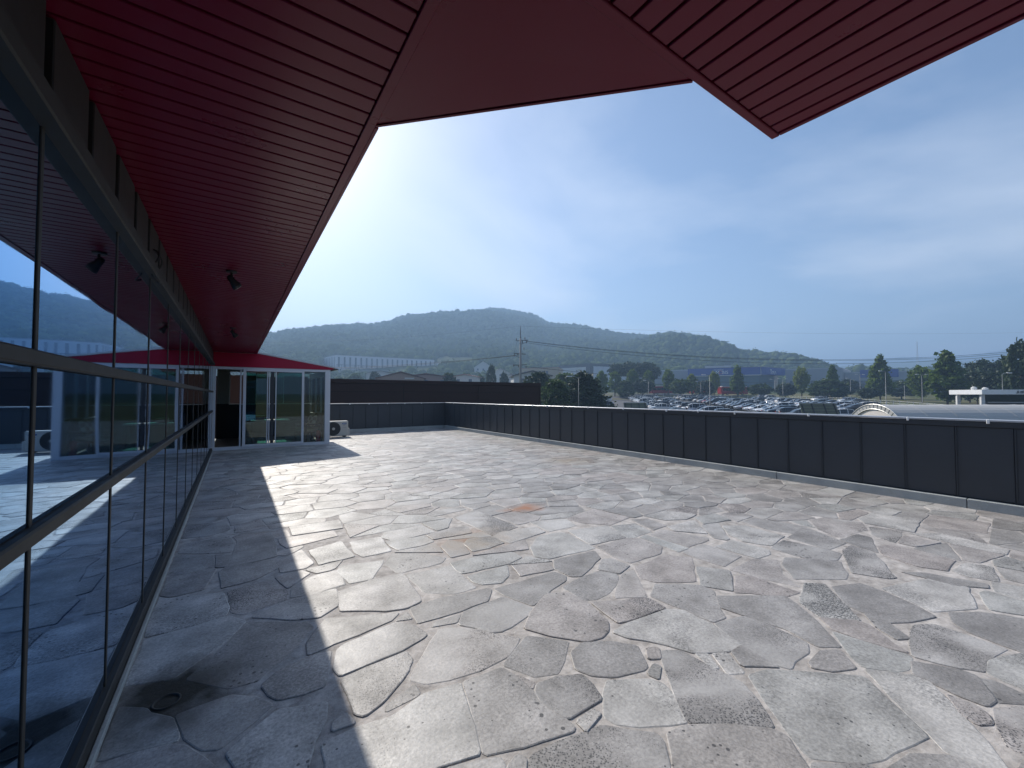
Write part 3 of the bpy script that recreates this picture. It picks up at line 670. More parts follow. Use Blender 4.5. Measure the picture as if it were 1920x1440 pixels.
# side and back walls
pb('side_wall', M_white, PX1 - .09, PX1 - .002, PY + .152, PB, 0, .9); pb('side_wall', M_white, PX1 - .09, PX1 - .002, PY + .152, PB, 2.2, 2.385)
for a in (15.6, 16.7): pb('side_post', M_white, PX1 - .085, PX1 - .01, a, a + .07, .902, 2.198)
for a, b in ((PY + .153, 15.6), (15.67, 16.7), (16.77, PB)): MB().box(PX1 - .05, PX1 - .044, a, b, .902, 2.198).build('pane', M_clear, pav)
wl = on_y(429, 757, PB); wr = on_y(583, 757, PB); wz0, wz1 = on_y(440, 757, PB).z, on_y(440, 697, PB).z
pb('back_wall', M_dark, PX0, PX1 - .1, PB, PB + .1, 0, wz0); pb('back_wall', M_wall, PX0, PX1 - .1, PB, PB + .1, wz1, 2.9)
pb('back_wall', M_wall, PX0, wl.x, PB + .001, PB + .099, wz0, wz1); pb('back_wall', M_wall, wr.x, PX1 - .1, PB + .001, PB + .099, wz0, wz1)
MB().box(wl.x + .03, wl.x + .80, PB + .04, PB + .045, wz0 + .03, wz1 - .12).build('blind', M_blind, pav)
MB().box(wl.x + 1.75, wr.x - .12, PB + .04, PB + .045, wz0 + .03, wz1 - .12).build('blind', M_blind, pav)
for a in (wl.x, wl.x + .80, wl.x + 1.7, wr.x - .03): pb('window_frame', M_white, a, a + .035, PB + .012, PB + .07, wz0 + .002, wz1 - .002)
MB().box(wl.x + .84, wr.x - .04, PB + .05, PB + .056, wz0 + .002, wz1 - .002).build('pane', M_clear, pav)
pb('floor', simple('brown vinyl floor', (.07, .055, .045), .5), PX0, PX1 - .1, PY + .105, PB, -.01, .03)
pb('window_frame', M_white, wl.x, wr.x, PB - .02, PB - .002, wz0 - .03, wz0)
# red gable and roof
zs = lambda x: 2.80 + (.533 - x) * .1685
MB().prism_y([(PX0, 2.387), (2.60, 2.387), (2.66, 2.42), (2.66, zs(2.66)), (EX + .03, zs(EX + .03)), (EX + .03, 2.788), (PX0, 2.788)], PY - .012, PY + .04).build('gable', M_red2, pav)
MB().prism_y([(EX + .024, zs(EX + .024) + .003), (2.72, zs(2.72) + .003), (2.72, zs(2.72) + .05), (EX + .024, zs(EX + .024) + .05)], PY - .03, PB + .25).build('roof', M_alu, pav)
MB().prism_y([(XW, 2.79), (EX + .02, 2.79), (EX + .02, 3.0), (XW, 3.05)], PY + .07, PB + .25).build('roof_upper', M_alu, pav)
MB().bbox(2.70, 2.80, PY - .03, PB + .25, zs(2.72) - .03, zs(2.72) - .002).build('gutter', M_rib, pav)
MB().box(PX0, 2.5, PY + .1, PB, 2.5, 2.53).build('ceiling', M_wall, pav)

# things inside the room
def armchair():
    r_ = empty('armchair', (2.05, 15.05, .03)); r_.rotation_euler = (0, 0, R(-65)); tag(r_, 'low wooden armchair just inside the clear pane of the glazed room', 'chair')
    wd = simple('dark wood', (.09, .045, .022), .5); up = simple('beige upholstery', (.42, .34, .22), .8)
    for sx in (-.28, .28):
        MB().bbox(sx - .025, sx + .025, -.30, -.25, 0, .56).build('leg', wd, r_, world=False); MB().bbox(sx - .025, sx + .025, .25, .30, 0, .56).build('leg', wd, r_, world=False)
        MB().bbox(sx - .035, sx + .035, -.32, .34, .562, .60).build('armrest', wd, r_, world=False)
    MB().bbox(-.25, .25, -.30, .28, .30, .36).build('seat_frame', wd, r_, world=False)
    MB().bbox(-.25, .25, -.31, .24, .362, .47, .03).build('seat', up, r_, world=False)
    b = MB().bbox(-.25, .25, -.05, .05, 0, .55, .03); V = []
    for x, y_, z in b.v: V.append((x, y_ + .26 + z * .32, z * .95 + .42))
    b.v = V; b.build('backrest', wd, r_, world=False)
    return r_
armchair()
cm, ct, cbx = new_mat('striped cushion'); wv = N(ct, 'ShaderNodeTexChecker', in_Scale=9.0); tcc = N(ct, 'ShaderNodeTexCoord'); L(ct, tcc.outputs['Object'], wv.inputs[0])
wv.inputs['Color1'].default_value = (.75, .62, .40, 1); wv.inputs['Color2'].default_value = (.35, .25, .12, 1); L(ct, wv.outputs[0], cbx.inputs['Base Color'])
cu = MB().bbox(-.20, .20, -.055, .055, -.2, .2, .05); cu.v = [(x, y_ * (1.25 - 2.2 * (x * x + z * z) / .16 * .25), z) for x, y_, z in cu.v]
co = cu.build('cushion', cm, world=False); co.location = (2.16, 15.12, .72); co.rotation_euler = (R(-18), 0, R(-65)); tag(co, 'checked beige cushion leaning on the wooden armchair', 'cushion')
tb = empty('table', (1.0, 16.0, .03)); tag(tb, 'white topped table behind the green sliding doors', 'table')
MB().bbox(-.55, .55, -.3, .3, .68, .72).build('table_top', simple('white laminate', (.6, .6, .58), .4), tb, world=False)
for sx in (-.5, .5):
    for sy in (-.25, .25): MB().bbox(sx - .02, sx + .02, sy - .02, sy + .02, 0, .678).build('leg', M_black, tb, world=False)
bxo = MB().bbox(-.12, .12, -.1, .1, 0, .13, .01).bbox(-.125, .125, -.105, .105, .1, .132, .01).build('box', simple('red card', (.45, .05, .04), .6), world=False); bxo.location = (.72, 16.0, .752)
tag(bxo, 'small red box standing on the white table', 'box')
fe = empty('fire_extinguisher', (2.28, 14.62, .03)); tag(fe, 'red fire extinguisher on the floor behind the clear pane', 'fire extinguisher')
MB().lathe([(.06, 0), (.07, .01), (.07, .32), (.055, .37), (.02, .40)], n=18).build('cylinder', simple('extinguisher red', (.5, .02, .03), .3), fe, True, world=False)
MB().lathe([(.02, .40), (.02, .44)], n=10).box(-.015, .015, -.08, .03, .44, .455).box(-.015, .015, -.075, .03, .465, .478).build('valve', M_black, fe, world=False)
MB().tube([(0, .02, .43), (0, .08, .41), (0, .09, .3), (0, .085, .15)], .01, 6).build('hose', M_black, fe, world=False)

# ================================================================== OUTDOOR UNIT
ac = empty('air_conditioner', (3.18, 16.35, 0)); tag(ac, 'cream outdoor air conditioner unit on the paving beside the glazed room', 'air conditioner')
M_cream = simple('cream sheet metal', (.50, .48, .43), .45)
MB().bbox(-.40, .40, 0, .29, .05, .60, .015).build('casing', M_cream, ac, world=False)
MB().bbox(.40, .46, .03, .26, .07, .33, .02).build('valve_cover', M_cream, ac, world=False)
for sx in (-.28, .28): MB().bbox(sx - .04, sx + .04, -.01, .31, .008, .05).build('foot', M_black, ac, world=False)
MB().lathe([(.235, 0), (.25, -.004), (.25, -.012), (.235, -.014)], c=(-.12, -.001, .32), n=28, axis='y').build('fan_shade_disc', simple('fan shadow', (.05, .052, .05), .7), ac, world=False)  # flat dark disc; the fan opening's shade is put into its colour
gr = MB()
for k in range(5):
    rad = .06 + k * .042; gr.tube([(-.12 + rad * math.cos(w * .2618), -.02, .32 + rad * math.sin(w * .2618)) for w in range(25)], .003, 5, False)
for k in range(16):
    w = k * math.pi / 8; gr.tube([(-.12 + .05 * math.cos(w), -.024, .32 + .05 * math.sin(w)), (-.12 + .24 * math.cos(w), -.018, .32 + .24 * math.sin(w))], .003, 5)
gr.build('fan_grille', M_black, ac, world=False)
MB().lathe([(.045, -.034), (.05, -.028), (.05, -.02)], c=(-.12, 0, .32), n=18, axis='y').build('fan_hub', M_cream, ac, world=False)
bd = MB().lathe([(.5, -.004), (.5, 0)], n=24, axis='y'); bd.v = [(.26 + x * .17, y_ - .0005, .50 + z * .062) for x, y_, z in bd.v]
bdg = bd.build('badge', simple('badge blue', (.05, .10, .26), .3), ac, world=False)
MB().box(.21, .31, -.0075, -.0046, .494, .506).build('badge_lettering', M_white, bdg, world=False)
MB().box(.20, .30, -.003, -.0005, .425, .431).box(.20, .33, -.003, -.0005, .36, .366).build('print', M_rib, ac, world=False)

# ================================================================== BROWN WALL BEYOND
bw = empty('brown_wall', (8, 22, -2.1)); tag(bw, 'dark brown panelled wall standing beyond the far parapet', 'wall')
MB().box(-4, 17.18, 22.02, 22.25, -2.2, 2.30).build('wall_core', M_gap, bw)
xs = [-4.0, -1.7, 3.0, 7.7, 12.4, 17.2]; zr = [-2.1, -1.35, -.6, .15, .9, 1.755, 2.19]
for a, b in zip(xs[:-1], xs[1:]):
    for z0, z1 in zip(zr[:-1], zr[1:]): MB().bbox(a + .014, b - .014, 22.0, 22.02, z0 + .008, z1 - .008, .004).build('panel', M_brown, bw)
MB().bbox(-4, 17.24, 21.95, 22.3, 2.2, 2.405, .01).build('cap', M_brown, bw)
MB().bbox(17.19, 17.24, 21.97, 22.28, -2.1, 2.198).build('end_trim', M_brown, bw)

# ================================================================== GROUND, HILLS, FOREST
def az_of(u): return YAW + math.atan((u - 960) / FOC)
RIDGE = [(-400, 640), (100, 636), (300, 632), (440, 630), (500, 627), (530, 620), (560, 615), (600, 610), (640, 608), (700, 609), (735, 603), (760, 597), (800, 592), (850, 588), (880, 585), (900, 581), (925, 579), (945, 581),
         (970, 586), (1000, 592), (1015, 600), (1030, 606), (1060, 608), (1090, 611), (1130, 620), (1165, 625), (1200, 628), (1240, 625), (1260, 622), (1290, 628), (1320, 632), (1350, 643), (1380, 655), (1410, 663),
         (1450, 668), (1500, 674), (1530, 680), (1560, 692), (1620, 706), (1900, 714), (2600, 716)]
RDIST = [(-400, 720), (500, 680), (700, 760), (925, 930), (1015, 930), (1100, 860), (1260, 780), (1400, 640), (1530, 560), (1700, 520), (2600, 520)]
RA = np.array([az_of(u) for u, v in RIDGE]); RT = np.array([(HORIZON - v) / FOC * math.cos(math.atan((u - 960) / FOC)) for u, v in RIDGE])
DA = np.array([az_of(u) for u, d in RDIST]); DD = np.array([d for u, d in RDIST], float)
CANOPY = 6.0                                    # height of the trees that crown the ridge
def hill(x, y):
    r = math.hypot(x, y); az = math.atan2(x, y)
    if az < RA[0] - .4 or az > RA[-1] + .4: return 0.0
    e = min(1, max(0, (az - RA[0] + .4) / .4), max(0, (RA[-1] + .4 - az) / .4))
    rd = float(np.interp(az, DA, DD)); top = float(np.interp(az, RA, RT)) * rd + EYE - CANOPY
    g = 3.5 + (rd * math.cos(az - YAW) - 230) * .012
    r0 = 235.0
    if r < r0: return 0.0
    t_ = (r - r0) / (rd - r0)
    if t_ <= 1: s = (t_ * t_ * (3 - 2 * t_)) * .55 + t_ * .45
    else: s = max(.25, 1 - (t_ - 1) * 1.3)
    nz = mnoise.fractal(Vector((x * .006, y * .006, 1.3)), 1, 2, 4) * 14 * math.sin(min(t_, 1) * math.pi) ** .8
    return max(0, (top - g) * s + nz) * e
def terrain(x, y): return ground_z(x, y) + hill(x, y)
M_ground, t, b = new_mat('dry grass and soil')
geo = N(t, 'ShaderNodeNewGeometry'); n1 = N(t, 'ShaderNodeTexNoise', in_Scale=.08, in_Detail=8.0, in_Roughness=.65); L(t, geo.outputs['Position'], n1.inputs['Vector'])
n2 = N(t, 'ShaderNodeTexNoise', in_Scale=2.0, in_Detail=5.0); L(t, geo.outputs['Position'], n2.inputs['Vector'])
cc = ramp(t, n1.outputs[0], [(.35, (.055, .075, .03)), (.52, (.13, .125, .06)), (.7, (.20, .175, .11))])
rl = N(t, 'ShaderNodeVectorMath', operation='LENGTH'); L(t, geo.outputs['Position'], rl.inputs[0])
cc = mixc(t, MATH(t, 'MULTIPLY_ADD', rl.outputs['Value'], .02, -4.0, clamp=True), cc, (.04, .06, .024))
L(t, mixc(t, .5, cc, ramp(t, n2.outputs[0], [(.3, .6), (.7, 1.3)]), 'MULTIPLY'), b.inputs['Base Color']); b.inputs['Roughness'].default_value = .95; b.inputs['Specular IOR Level'].default_value = .05
rs = [0, 4, 12, 20, 30, 38, 50, 65, 80, 95, 110, 125, 142, 149, 156, 165, 180, 200, 220, 235] + [235 + 22 * k for k in range(1, 36)] + [1100, 1300, 1700, 2300, 3200, 4400]
NA = 260; V = []; F = []
angs = [az_of(960) + (-math.pi + 2 * math.pi * k / NA) for k in range(NA)]
for r in rs:
    for a in angs: x, y = r * math.sin(a), r * math.cos(a); V.append((x, y, terrain(x, y) if r > 0 else -2.16))
for i in range(len(rs) - 1):
    for k in range(NA): F.append((i * NA + k, (i + 1) * NA + k, (i + 1) * NA + (k + 1) % NA, i * NA + (k + 1) % NA))
gm = MB(); gm.v = V; gm.f = F; gm.m = [0] * len(F)
tag(gm.build('ground', M_ground, smooth=True), None, None, kind='structure')

# distant blue hills
def far_ridge(pts, dist, seed, name):
    mb = MB(); V = []; n = 60; u0, u1 = pts[0][0], pts[-1][0]
    us = [u0 + (u1 - u0) * k / n for k in range(n + 1)]
    for dz, dd in ((0, -400), (.55, -170), (1, 0), (.4, 300)):
        for u in us:
            v = np.interp(u, [p[0] for p in pts], [p[1] for p in pts]); d = ray(u, HORIZON); a = math.atan2(d.x, d.y); k = dist + dd
            h = (HORIZON - v) / FOC * math.cos(math.atan((u - 960) / FOC)) * dist + EYE
            V.append((k * math.sin(a), k * math.cos(a), 2 + (h + mnoise.fractal(Vector((u * .03, seed, 0)), 1, 2, 4) * 6) * dz))
    m = n + 1; F = [(r_ * m + i, r_ * m + i + 1, (r_ + 1) * m + i + 1, (r_ + 1) * m + i) for r_ in range(3) for i in range(n)]
    mb.v = V; mb.f = F; mb.m = [0] * len(F); tag(mb.build(name, M_wood, smooth=True), None, None, kind='structure')
M_wood = foliage('far woodland', (.025, .045, .018), (.055, .085, .035), 0.0)
far_ridge([(1480, 700), (1545, 684), (1590, 679), (1640, 674), (1700, 670), (1750, 674), (1800, 669), (1850, 664), (1880, 657), (1900, 654), (1960, 652), (2100, 664)], 2600, 1.0, 'hill_range')
far_ridge([(1500, 700), (1600, 686), (1680, 681), (1760, 676), (1840, 680), (1960, 672), (2100, 680)], 1700, 5.0, 'hill_range')

# forest that covers the hills: one mass of crowns
def ico():
    g = (1 + 5 ** .5) / 2; v = [(-1, g, 0), (1, g, 0), (-1, -g, 0), (1, -g, 0), (0, -1, g), (0, 1, g), (0, -1, -g), (0, 1, -g), (g, 0, -1), (g, 0, 1), (-g, 0, -1), (-g, 0, 1)]
    f = [(0, 11, 5), (0, 5, 1), (0, 1, 7), (0, 7, 10), (0, 10, 11), (1, 5, 9), (5, 11, 4), (11, 10, 2), (10, 7, 6), (7, 1, 8), (3, 9, 4), (3, 4, 2), (3, 2, 6), (3, 6, 8), (3, 8, 9), (4, 9, 5), (2, 4, 11), (6, 2, 10), (8, 6, 7), (9, 8, 1)]
    v = [Vector(p).normalized() for p in v]; c = {}; nf = []
    def mid(a, b_):
        k = (min(a, b_), max(a, b_))
        if k not in c: v.append((v[a] + v[b_]).normalized()); c[k] = len(v) - 1
        return c[k]
    for a, b_, d in f: x, y, z = mid(a, b_), mid(b_, d), mid(d, a); nf += [(a, x, z), (b_, y, x), (d, z, y), (x, y, z)]
    return v, nf
def crown_template(seed, kind):
    rg = random.Random(seed); v, f = ico(); P = []
    for p in v:
        k = 1 + .26 * mnoise.noise(p * 2.1 + Vector((seed * 3.7, 0, 0))) + rg.uniform(-.06, .06)
        z = p.z * (1.0 if kind else 1.35) * k
        P.append((p.x * k, p.y * k, z))
    F = list(f)
    for k in range(26):                                     # loose tufts that break the outline
        d = Vector((rg.gauss(0, 1), rg.gauss(0, 1), rg.gauss(.35, .8))).normalized() * rg.uniform(.85, 1.22); d.z *= 1.0 if kind else 1.3
        b_ = len(P)
        for _ in range(3): P.append((d.x + rg.uniform(-.24, .24), d.y + rg.uniform(-.24, .24), d.z + rg.uniform(-.2, .24)))
        F.append((b_, b_ + 1, b_ + 2))
    return np.array(P), np.array(F)
def mass(name, pts, mat, label, cat, seed=3):
    """pts: (x,y,z_ground,radius). One mesh of many crowns."""
    rg = np.random.RandomState(seed); T = [crown_template(s, s % 4 != 0) for s in range(8)]
    VV = []; FF = []; base = 0
    for (x, y, z, r) in pts:
        P, F = T[rg.randint(8)]; a = rg.uniform(0, 6.28); ca, sa = math.cos(a), math.sin(a); h = rg.uniform(.85, 1.25)
        Q = np.empty_like(P); Q[:, 0] = x + r * (P[:, 0] * ca - P[:, 1] * sa); Q[:, 1] = y + r * (P[:, 0] * sa + P[:, 1] * ca); Q[:, 2] = z + r * (P[:, 2] * h * .92 + .45)
        VV.append(Q); FF.append(F + base); base += len(P)
    VV = np.concatenate(VV).astype(np.float32); FF = np.concatenate(FF).astype(np.int32)
    me = bpy.data.meshes.new(name); me.vertices.add(len(VV)); me.vertices.foreach_set('co', VV.ravel()); me.loops.add(FF.size); me.loops.foreach_set('vertex_index', FF.ravel())
    me.polygons.add(len(FF)); me.polygons.foreach_set('loop_start', np.arange(0, FF.size, 3, dtype=np.int32)); me.polygons.foreach_set('loop_total', np.full(len(FF), 3, np.int32))
    me.polygons.foreach_set('use_smooth', np.ones(len(FF), bool)); me.materials.append(mat); me.update(calc_edges=True); me.validate()
    o = obj(name, me); tag(o, label, cat, kind='stuff'); return o
M_forest = foliage('hill forest', (.032, .052, .020), (.082, .11, .042), .0, .34, .0)
rg = random.Random(5); FP = []
CLEAR = [(600, 822, 292, 362), (814, 888, 340, 395), (1040, 1185, 230, 290), (1170, 1610, 220, 292), (885, 930, 285, 320)]
def cleared(u, q):
    return any(a < u < b_ and c_ < q < d_ for a, b_, c_, d_ in CLEAR)
r = 250.0
while r < 960:
    st = 5.4 + (r - 250) * .004; a = az_of(-250)
    while a < az_of(2150):
        aa = a + rg.uniform(-.5, .5) * st / r; r2 = r + rg.uniform(-.5, .5) * st; x, y = r2 * math.sin(aa), r2 * math.cos(aa)
        a += st / r
        rd = float(np.interp(aa, DA, DD))
        if r2 > rd + 18: continue
        q = x * FH.x + y * FH.y; lat = x * RH.x + y * RH.y; u = 960 + FOC * lat / q
        if r2 < 300 and (u > 960 or r2 < 262): continue
        if u > 1590 and r2 < 330: continue
        if cleared(u, q) or rg.random() < .04: continue
        FP.append((x, y, terrain(x, y), rg.uniform(.62, .98) * (4.4 if rg.random() < .8 else 5.6)))
    r += st * .87
mass('forest', FP, M_forest, 'dense green forest covering the hills behind the factories', 'forest')

# ================================================================== CAR PARK, ROAD
M_asph = simple('worn asphalt', (.085, .085, .088), .85, 0, .3, .2, .35, .3, 30)
FENCE = [(1150, 152), (1300, 146), (1480, 136), (1560, 118), (1620, 104), (1700, 86), (1800, 69), (1900, 58)]
fpts = [((u - 960) / FOC * q, q) for u, q in FENCE]
def sheet(name, lats, qs, mat, dz, keep):
    V = []; F = []; idx = {}
    for i, q in enumerate(qs):
        for j, la in enumerate(lats): p = lq(la, q); V.append((p.x, p.y, ground_z(p.x, p.y) + dz))
    n = len(lats)
    for i in range(len(qs) - 1):
        for j in range(n - 1):
            if keep((lats[j] + lats[j + 1]) / 2, (qs[i] + qs[i + 1]) / 2): F.append((i * n + j, i * n + j + 1, (i + 1) * n + j + 1, (i + 1) * n + j))
    mb = MB(); mb.v = V; mb.f = F; mb.m = [0] * len(F); o = mb.build(name, mat); tag(o, None, None, kind='structure'); return o
def fence_q(la): return float(np.interp(la, [p[0] for p in fpts], [p[1] for p in fpts]))
sheet('parking_lot', [9 + 3 * k for k in range(46)], [26 + 3 * k for k in range(44)], M_asph, .03, lambda la, q: q < fence_q(la) - .5 and la > 10 + .14 * (q - 26))
M_road = simple('pale asphalt road', (.19, .19, .19), .85, 0, .3, .12, .3)
sheet('road', [20 + 4 * k for k in range(58)], [60 + 3 * k for k in range(42)], M_road, .034, lambda la, q: fence_q(la) + 7 < q < fence_q(la) + 21)
M_line = simple('white road paint', (.62, .62, .6), .7)

# boundary fence
fe = empty('boundary_fence', lq(fpts[3][0], fpts[3][1], -.5)); tag(fe, 'low white post and rail fence between car park and road', 'fence')
M_fw = simple('white fence paint', (.6, .6, .58), .5)
tot = 0; prev = None; P_ = []
for (a, b_) in zip(fpts[:-1], fpts[1:]):
    ln = math.hypot(b_[0] - a[0], b_[1] - a[1]); n = max(1, int(ln / 2.4))
    for k in range(n): P_.append((a[0] + (b_[0] - a[0]) * k / n, a[1] + (b_[1] - a[1]) * k / n))
P3 = [lq(*p) for p in P_]; P3 = [Vector((p.x, p.y, ground_z(p.x, p.y))) for p in P3]
for p in P3: MB().box(p.x - .05, p.x + .05, p.y - .05, p.y + .05, p.z - .1, p.z + 1.35).build('post', M_fw, fe)
for a, b_ in zip(P3[:-1], P3[1:]):
    m = MB()
    for h in (.35, .8, 1.25): m.tube([a + Vector((0, 0, h)), b_ + Vector((0, 0, h))], .03, 5, False)
    m.build('rail', M_fw, fe)

# ------------------------------------------------------------------ cars
M_paint = paint_mat(); M_cglass = simple('car glass', (.012, .014, .017), .06, 0, .8, .05); M_tyre = simple('tyre rubber', (.02, .02, .02), .8); M_rim = simple('alloy rim', (.35, .35, .36), .3, .8)
M_headl = simple('headlamp lens', (.7, .72, .75), .1); M_taill = simple('tail lamp', (.30, .012, .012), .2)
def car_parts(kind):
    # stations along x: (x, sill_z, belt half width, belt_z, roof half width, roof_z)
    if kind == 'sedan':
        S_ = [(-2.32, .45, .62, .62, .55, .72), (-2.22, .30, .80, .75, .70, .92), (-1.75, .24, .89, .80, .76, .99), (-1.15, .22, .91, .86, .60, 1.22), (-.65, .22, .92, .88, .58, 1.41), (.2, .22, .92, .88, .60, 1.45), (.62, .22, .92, .88, .60, 1.36), (1.25, .22, .91, .88, .74, .97), (1.75, .24, .89, .80, .74, .89), (2.2, .30, .80, .68, .68, .76), (2.34, .42, .62, .56, .56, .62)]; gr = (2, 7)
    elif kind == 'suv':
        S_ = [(-2.25, .50, .70, .80, .60, 1.0), (-2.18, .34, .88, .95, .62, 1.2), (-2.02, .30, .92, 1.0, .60, 1.52), (-1.5, .28, .94, 1.02, .64, 1.68), (-.4, .28, .95, 1.02, .66, 1.72), (.45, .28, .95, 1.02, .64, 1.66), (1.08, .28, .94, 1.02, .78, 1.14), (1.7, .30, .92, .95, .78, 1.06), (2.15, .34, .84, .80, .70, .90), (2.28, .46, .68, .68, .58, .74)]; gr = (1, 6)
    else:
        S_ = [(-1.85, .46, .62, .72, .54, .9), (-1.78, .30, .79, .84, .56, 1.12), (-1.6, .25, .83, .88, .56, 1.38), (-1.1, .24, .84, .9, .60, 1.52), (-.2, .24, .85, .9, .61, 1.55), (.5, .24, .85, .9, .58, 1.47), (1.05, .24, .84, .9, .70, 1.02), (1.5, .26, .80, .82, .68, .93), (1.78, .32, .72, .66, .60, .76), (1.88, .42, .58, .56, .5, .6)]; gr = (1, 6)
    V = []; n = 8
    for x, sz, bw_, bz, rw, rz in S_:
        half = [(bw_ * .90, sz), (bw_, (sz + bz) * .52), (bw_ * .985, bz), (rw, rz - .03), (rw * .6, rz)]
        V += [(x, -y, z) for y, z in half[::-1][:0]] + [(x, -half[k][0], half[k][1]) for k in range(5)] + [(x, half[k][0], half[k][1]) for k in range(4, -1, -1)]
    n = 10; body = MB(); win = MB(); body.v = list(V); win.v = list(V)
    for i in range(len(S_) - 1):
        for k in range(n - 1):
            q = (i * n + k, (i + 1) * n + k, (i + 1) * n + k + 1, i * n + k + 1)
            side = k in (2, 6); top = k in (3, 4, 5)
            isg = gr[0] <= i < gr[1] and (side or (top and (i in (gr[0], gr[1] - 1) or (kind == 'sedan' and i == gr[0] + 1 and False))))
            (win if isg else body).f.append(q)
        body.f.append((i * n + 9, (i + 1) * n + 9, (i + 1) * n, i * n))
    body.f.append(tuple(range(n - 1, -1, -1))); body.f.append(tuple((len(S_) - 1) * n + k for k in range(n)))
    body.m = [0] * len(body.f); win.m = [0] * len(win.f)
    # pillars: thin body coloured bars across the side glass
    for i in range(gr[0] + 1, gr[1]):
        x = S_[i][0]
        for sgn in (-1, 1):
            bw_, bz, rw, rz = S_[i][2:6]; body.tube([(x, sgn * (bw_ * .99), bz), (x, sgn * (rw + .012), rz - .03)], .035, 4, False)
    wb = S_[-1][0] * .60; wh = []
    rad = .36 if kind == 'suv' else .32
    for wx in (-wb, wb):
        for sgn in (-1, 1): wh.append((wx, sgn * (S_[4][2] - .10), rad))
    hl = []; x = S_[-2][0]
    for sgn in (-1, 1):
        hl.append(MB().bbox(x - .06, x + .07, sgn * .62 - .16, sgn * .62 + .16, S_[-2][3] - .08, S_[-2][3] + .05, .02))
    tl = []; x = S_[1][0]
    for sgn in (-1, 1):
        tl.append(MB().bbox(x - .07, x + .06, sgn * .64 - .16, sgn * .64 + .16, S_[1][3] - .10, S_[1][3] + .04, .02))
    return body, win, wh, rad, hl, tl
def wheel_mb(c, rad): return MB().mat(0).lathe([(rad * .62, -.10), (rad, -.09), (rad, .09), (rad * .62, .10)], c=c, n=14, axis='y').mat(1).lathe([(rad * .6, -.105), (rad * .6, .105)], c=c, n=10, axis='y')
CK = {}
for kind in ('sedan', 'suv', 'hatch'):
    body, win, wh, rad, hl, tl = car_parts(kind)
    d = dict(body=body.mesh(kind + '_body', M_paint, True), win=win.mesh(kind + '_windows', M_cglass), wheels=[wheel_mb(c, rad).mesh('wheel', [M_tyre, M_rim]) for c in wh],
             hl=[h.mesh('headlight', M_headl) for h in hl], tl=[h.mesh('tail_light', M_taill) for h in tl])
    far = MB(); far.v = list(body.v); far.f = list(body.f); far.m = [0] * len(body.f)
    far.mat(1).add(win.v, win.f)
    for c in wh: far.mat(2).lathe([(rad, -.1), (rad, .1)], c=c, n=10, axis='y')
    for h in hl: far.mat(3).add(h.v, h.f)
    for h in tl: far.mat(4).add(h.v, h.f)
    d['far'] = far.mesh(kind + '_car', [M_paint, M_cglass, M_tyre, M_headl, M_taill]); CK[kind] = d
COL = [('white', (.72, .72, .71), 44), ('silver', (.42, .43, .44), 15), ('grey', (.13, .135, .14), 13), ('black', (.012, .012, .014), 20), ('dark blue', (.02, .035, .09), 5), ('red', (.30, .02, .02), 1), ('beige', (.40, .36, .29), 2)]
ORD = ['first', 'second', 'third', 'fourth', 'fifth', 'sixth', 'seventh', 'eighth', 'ninth', 'tenth', 'eleventh', 'twelfth']
def ordn(k): return ORD[k] if k < 12 else str(k + 1) + ('st' if (k + 1) % 10 == 1 and k != 10 else 'nd' if (k + 1) % 10 == 2 else 'rd' if (k + 1) % 10 == 3 else 'th')
def add_car(la, q, heading, kind, cname, c, near, label, sc_=1.0):
    p = lq(la, q); z = ground_z(p.x, p.y) + .03; slope = .0238
    d = CK[kind]
    if near: o = empty('parked_car', (p.x, p.y, z), heading)
    else: o = obj('parked_car', d['far'], None, (p.x, p.y, z)); o.rotation_euler = (0, 0, heading)
    o.color = (*c, 1); tag(o, label, 'car', 'cars in the car park')
    if near:
        x = obj('body', d['body'], o); x.color = (*c, 1); obj('windows', d['win'], o)
        for w in d['wheels']: obj('wheel', w, o)
        for w in d['hl']: obj('headlight', w, o)
        for w in d['tl']: obj('tail_light', w, o)
rc = random.Random(11); ncar = 0
e_la, e_q = .215, .977; n_la, n_q = .977, -.215
head0 = math.atan2((RH * n_la + FH * n_q).y, (RH * n_la + FH * n_q).x)
RNAME = ['first', 'second', 'third', 'fourth', 'fifth', 'sixth', 'seventh', 'eighth', 'ninth', 'tenth']
BASE = [34.0, 50.5, 67.5, 84.5, 101.5]
for ri, la0 in enumerate(BASE):
    for cidx in range(2):
        k = 0; s = -62.0 + rc.uniform(0, 1)
        while s < 30:
            la = la0 + e_la * s + n_la * (cidx * 5.3 + 2.5) ; q = 117 + e_q * s + n_q * (cidx * 5.3 + 2.5); s += rc.choice((2.5, 2.55, 2.6))
            if rc.random() < .07: s += 2.5; continue
            if q > fence_q(la) - 4 or q < 52: continue
            u = 960 + FOC * la / q
            roof_v = HORIZON - FOC * (ground_z(*lq(la, q)[:2]) + 1.5 - EYE) / q
            if u > 1800 or roof_v > 757 + (u - 960) * .034 - .0: continue
            if u > 1615 and roof_v > 755.5: continue
            pick = rc.uniform(0, 100); acc = 0
            for cname, c, w in COL:
                acc += w
                if pick < acc: break
            kind = rc.choices(('sedan', 'suv', 'hatch'), (50, 34, 16))[0]; fl_ = 0 if cidx else math.pi
            if rc.random() < .3: fl_ += math.pi
            tname = {'sedan': 'sedan', 'suv': 'tall wagon', 'hatch': 'small hatchback'}[kind]
            jit = rc.uniform(-.25, .25)
            add_car(la + n_la * jit, q + n_q * jit, head0 + fl_ + rc.uniform(-.03, .03), kind, cname, c, q < 92,
                    f'{cname} {tname}, {ordn(k)} from the near end of the {RNAME[ri * 2 + cidx]} row', 1.0); k += 1; ncar += 1
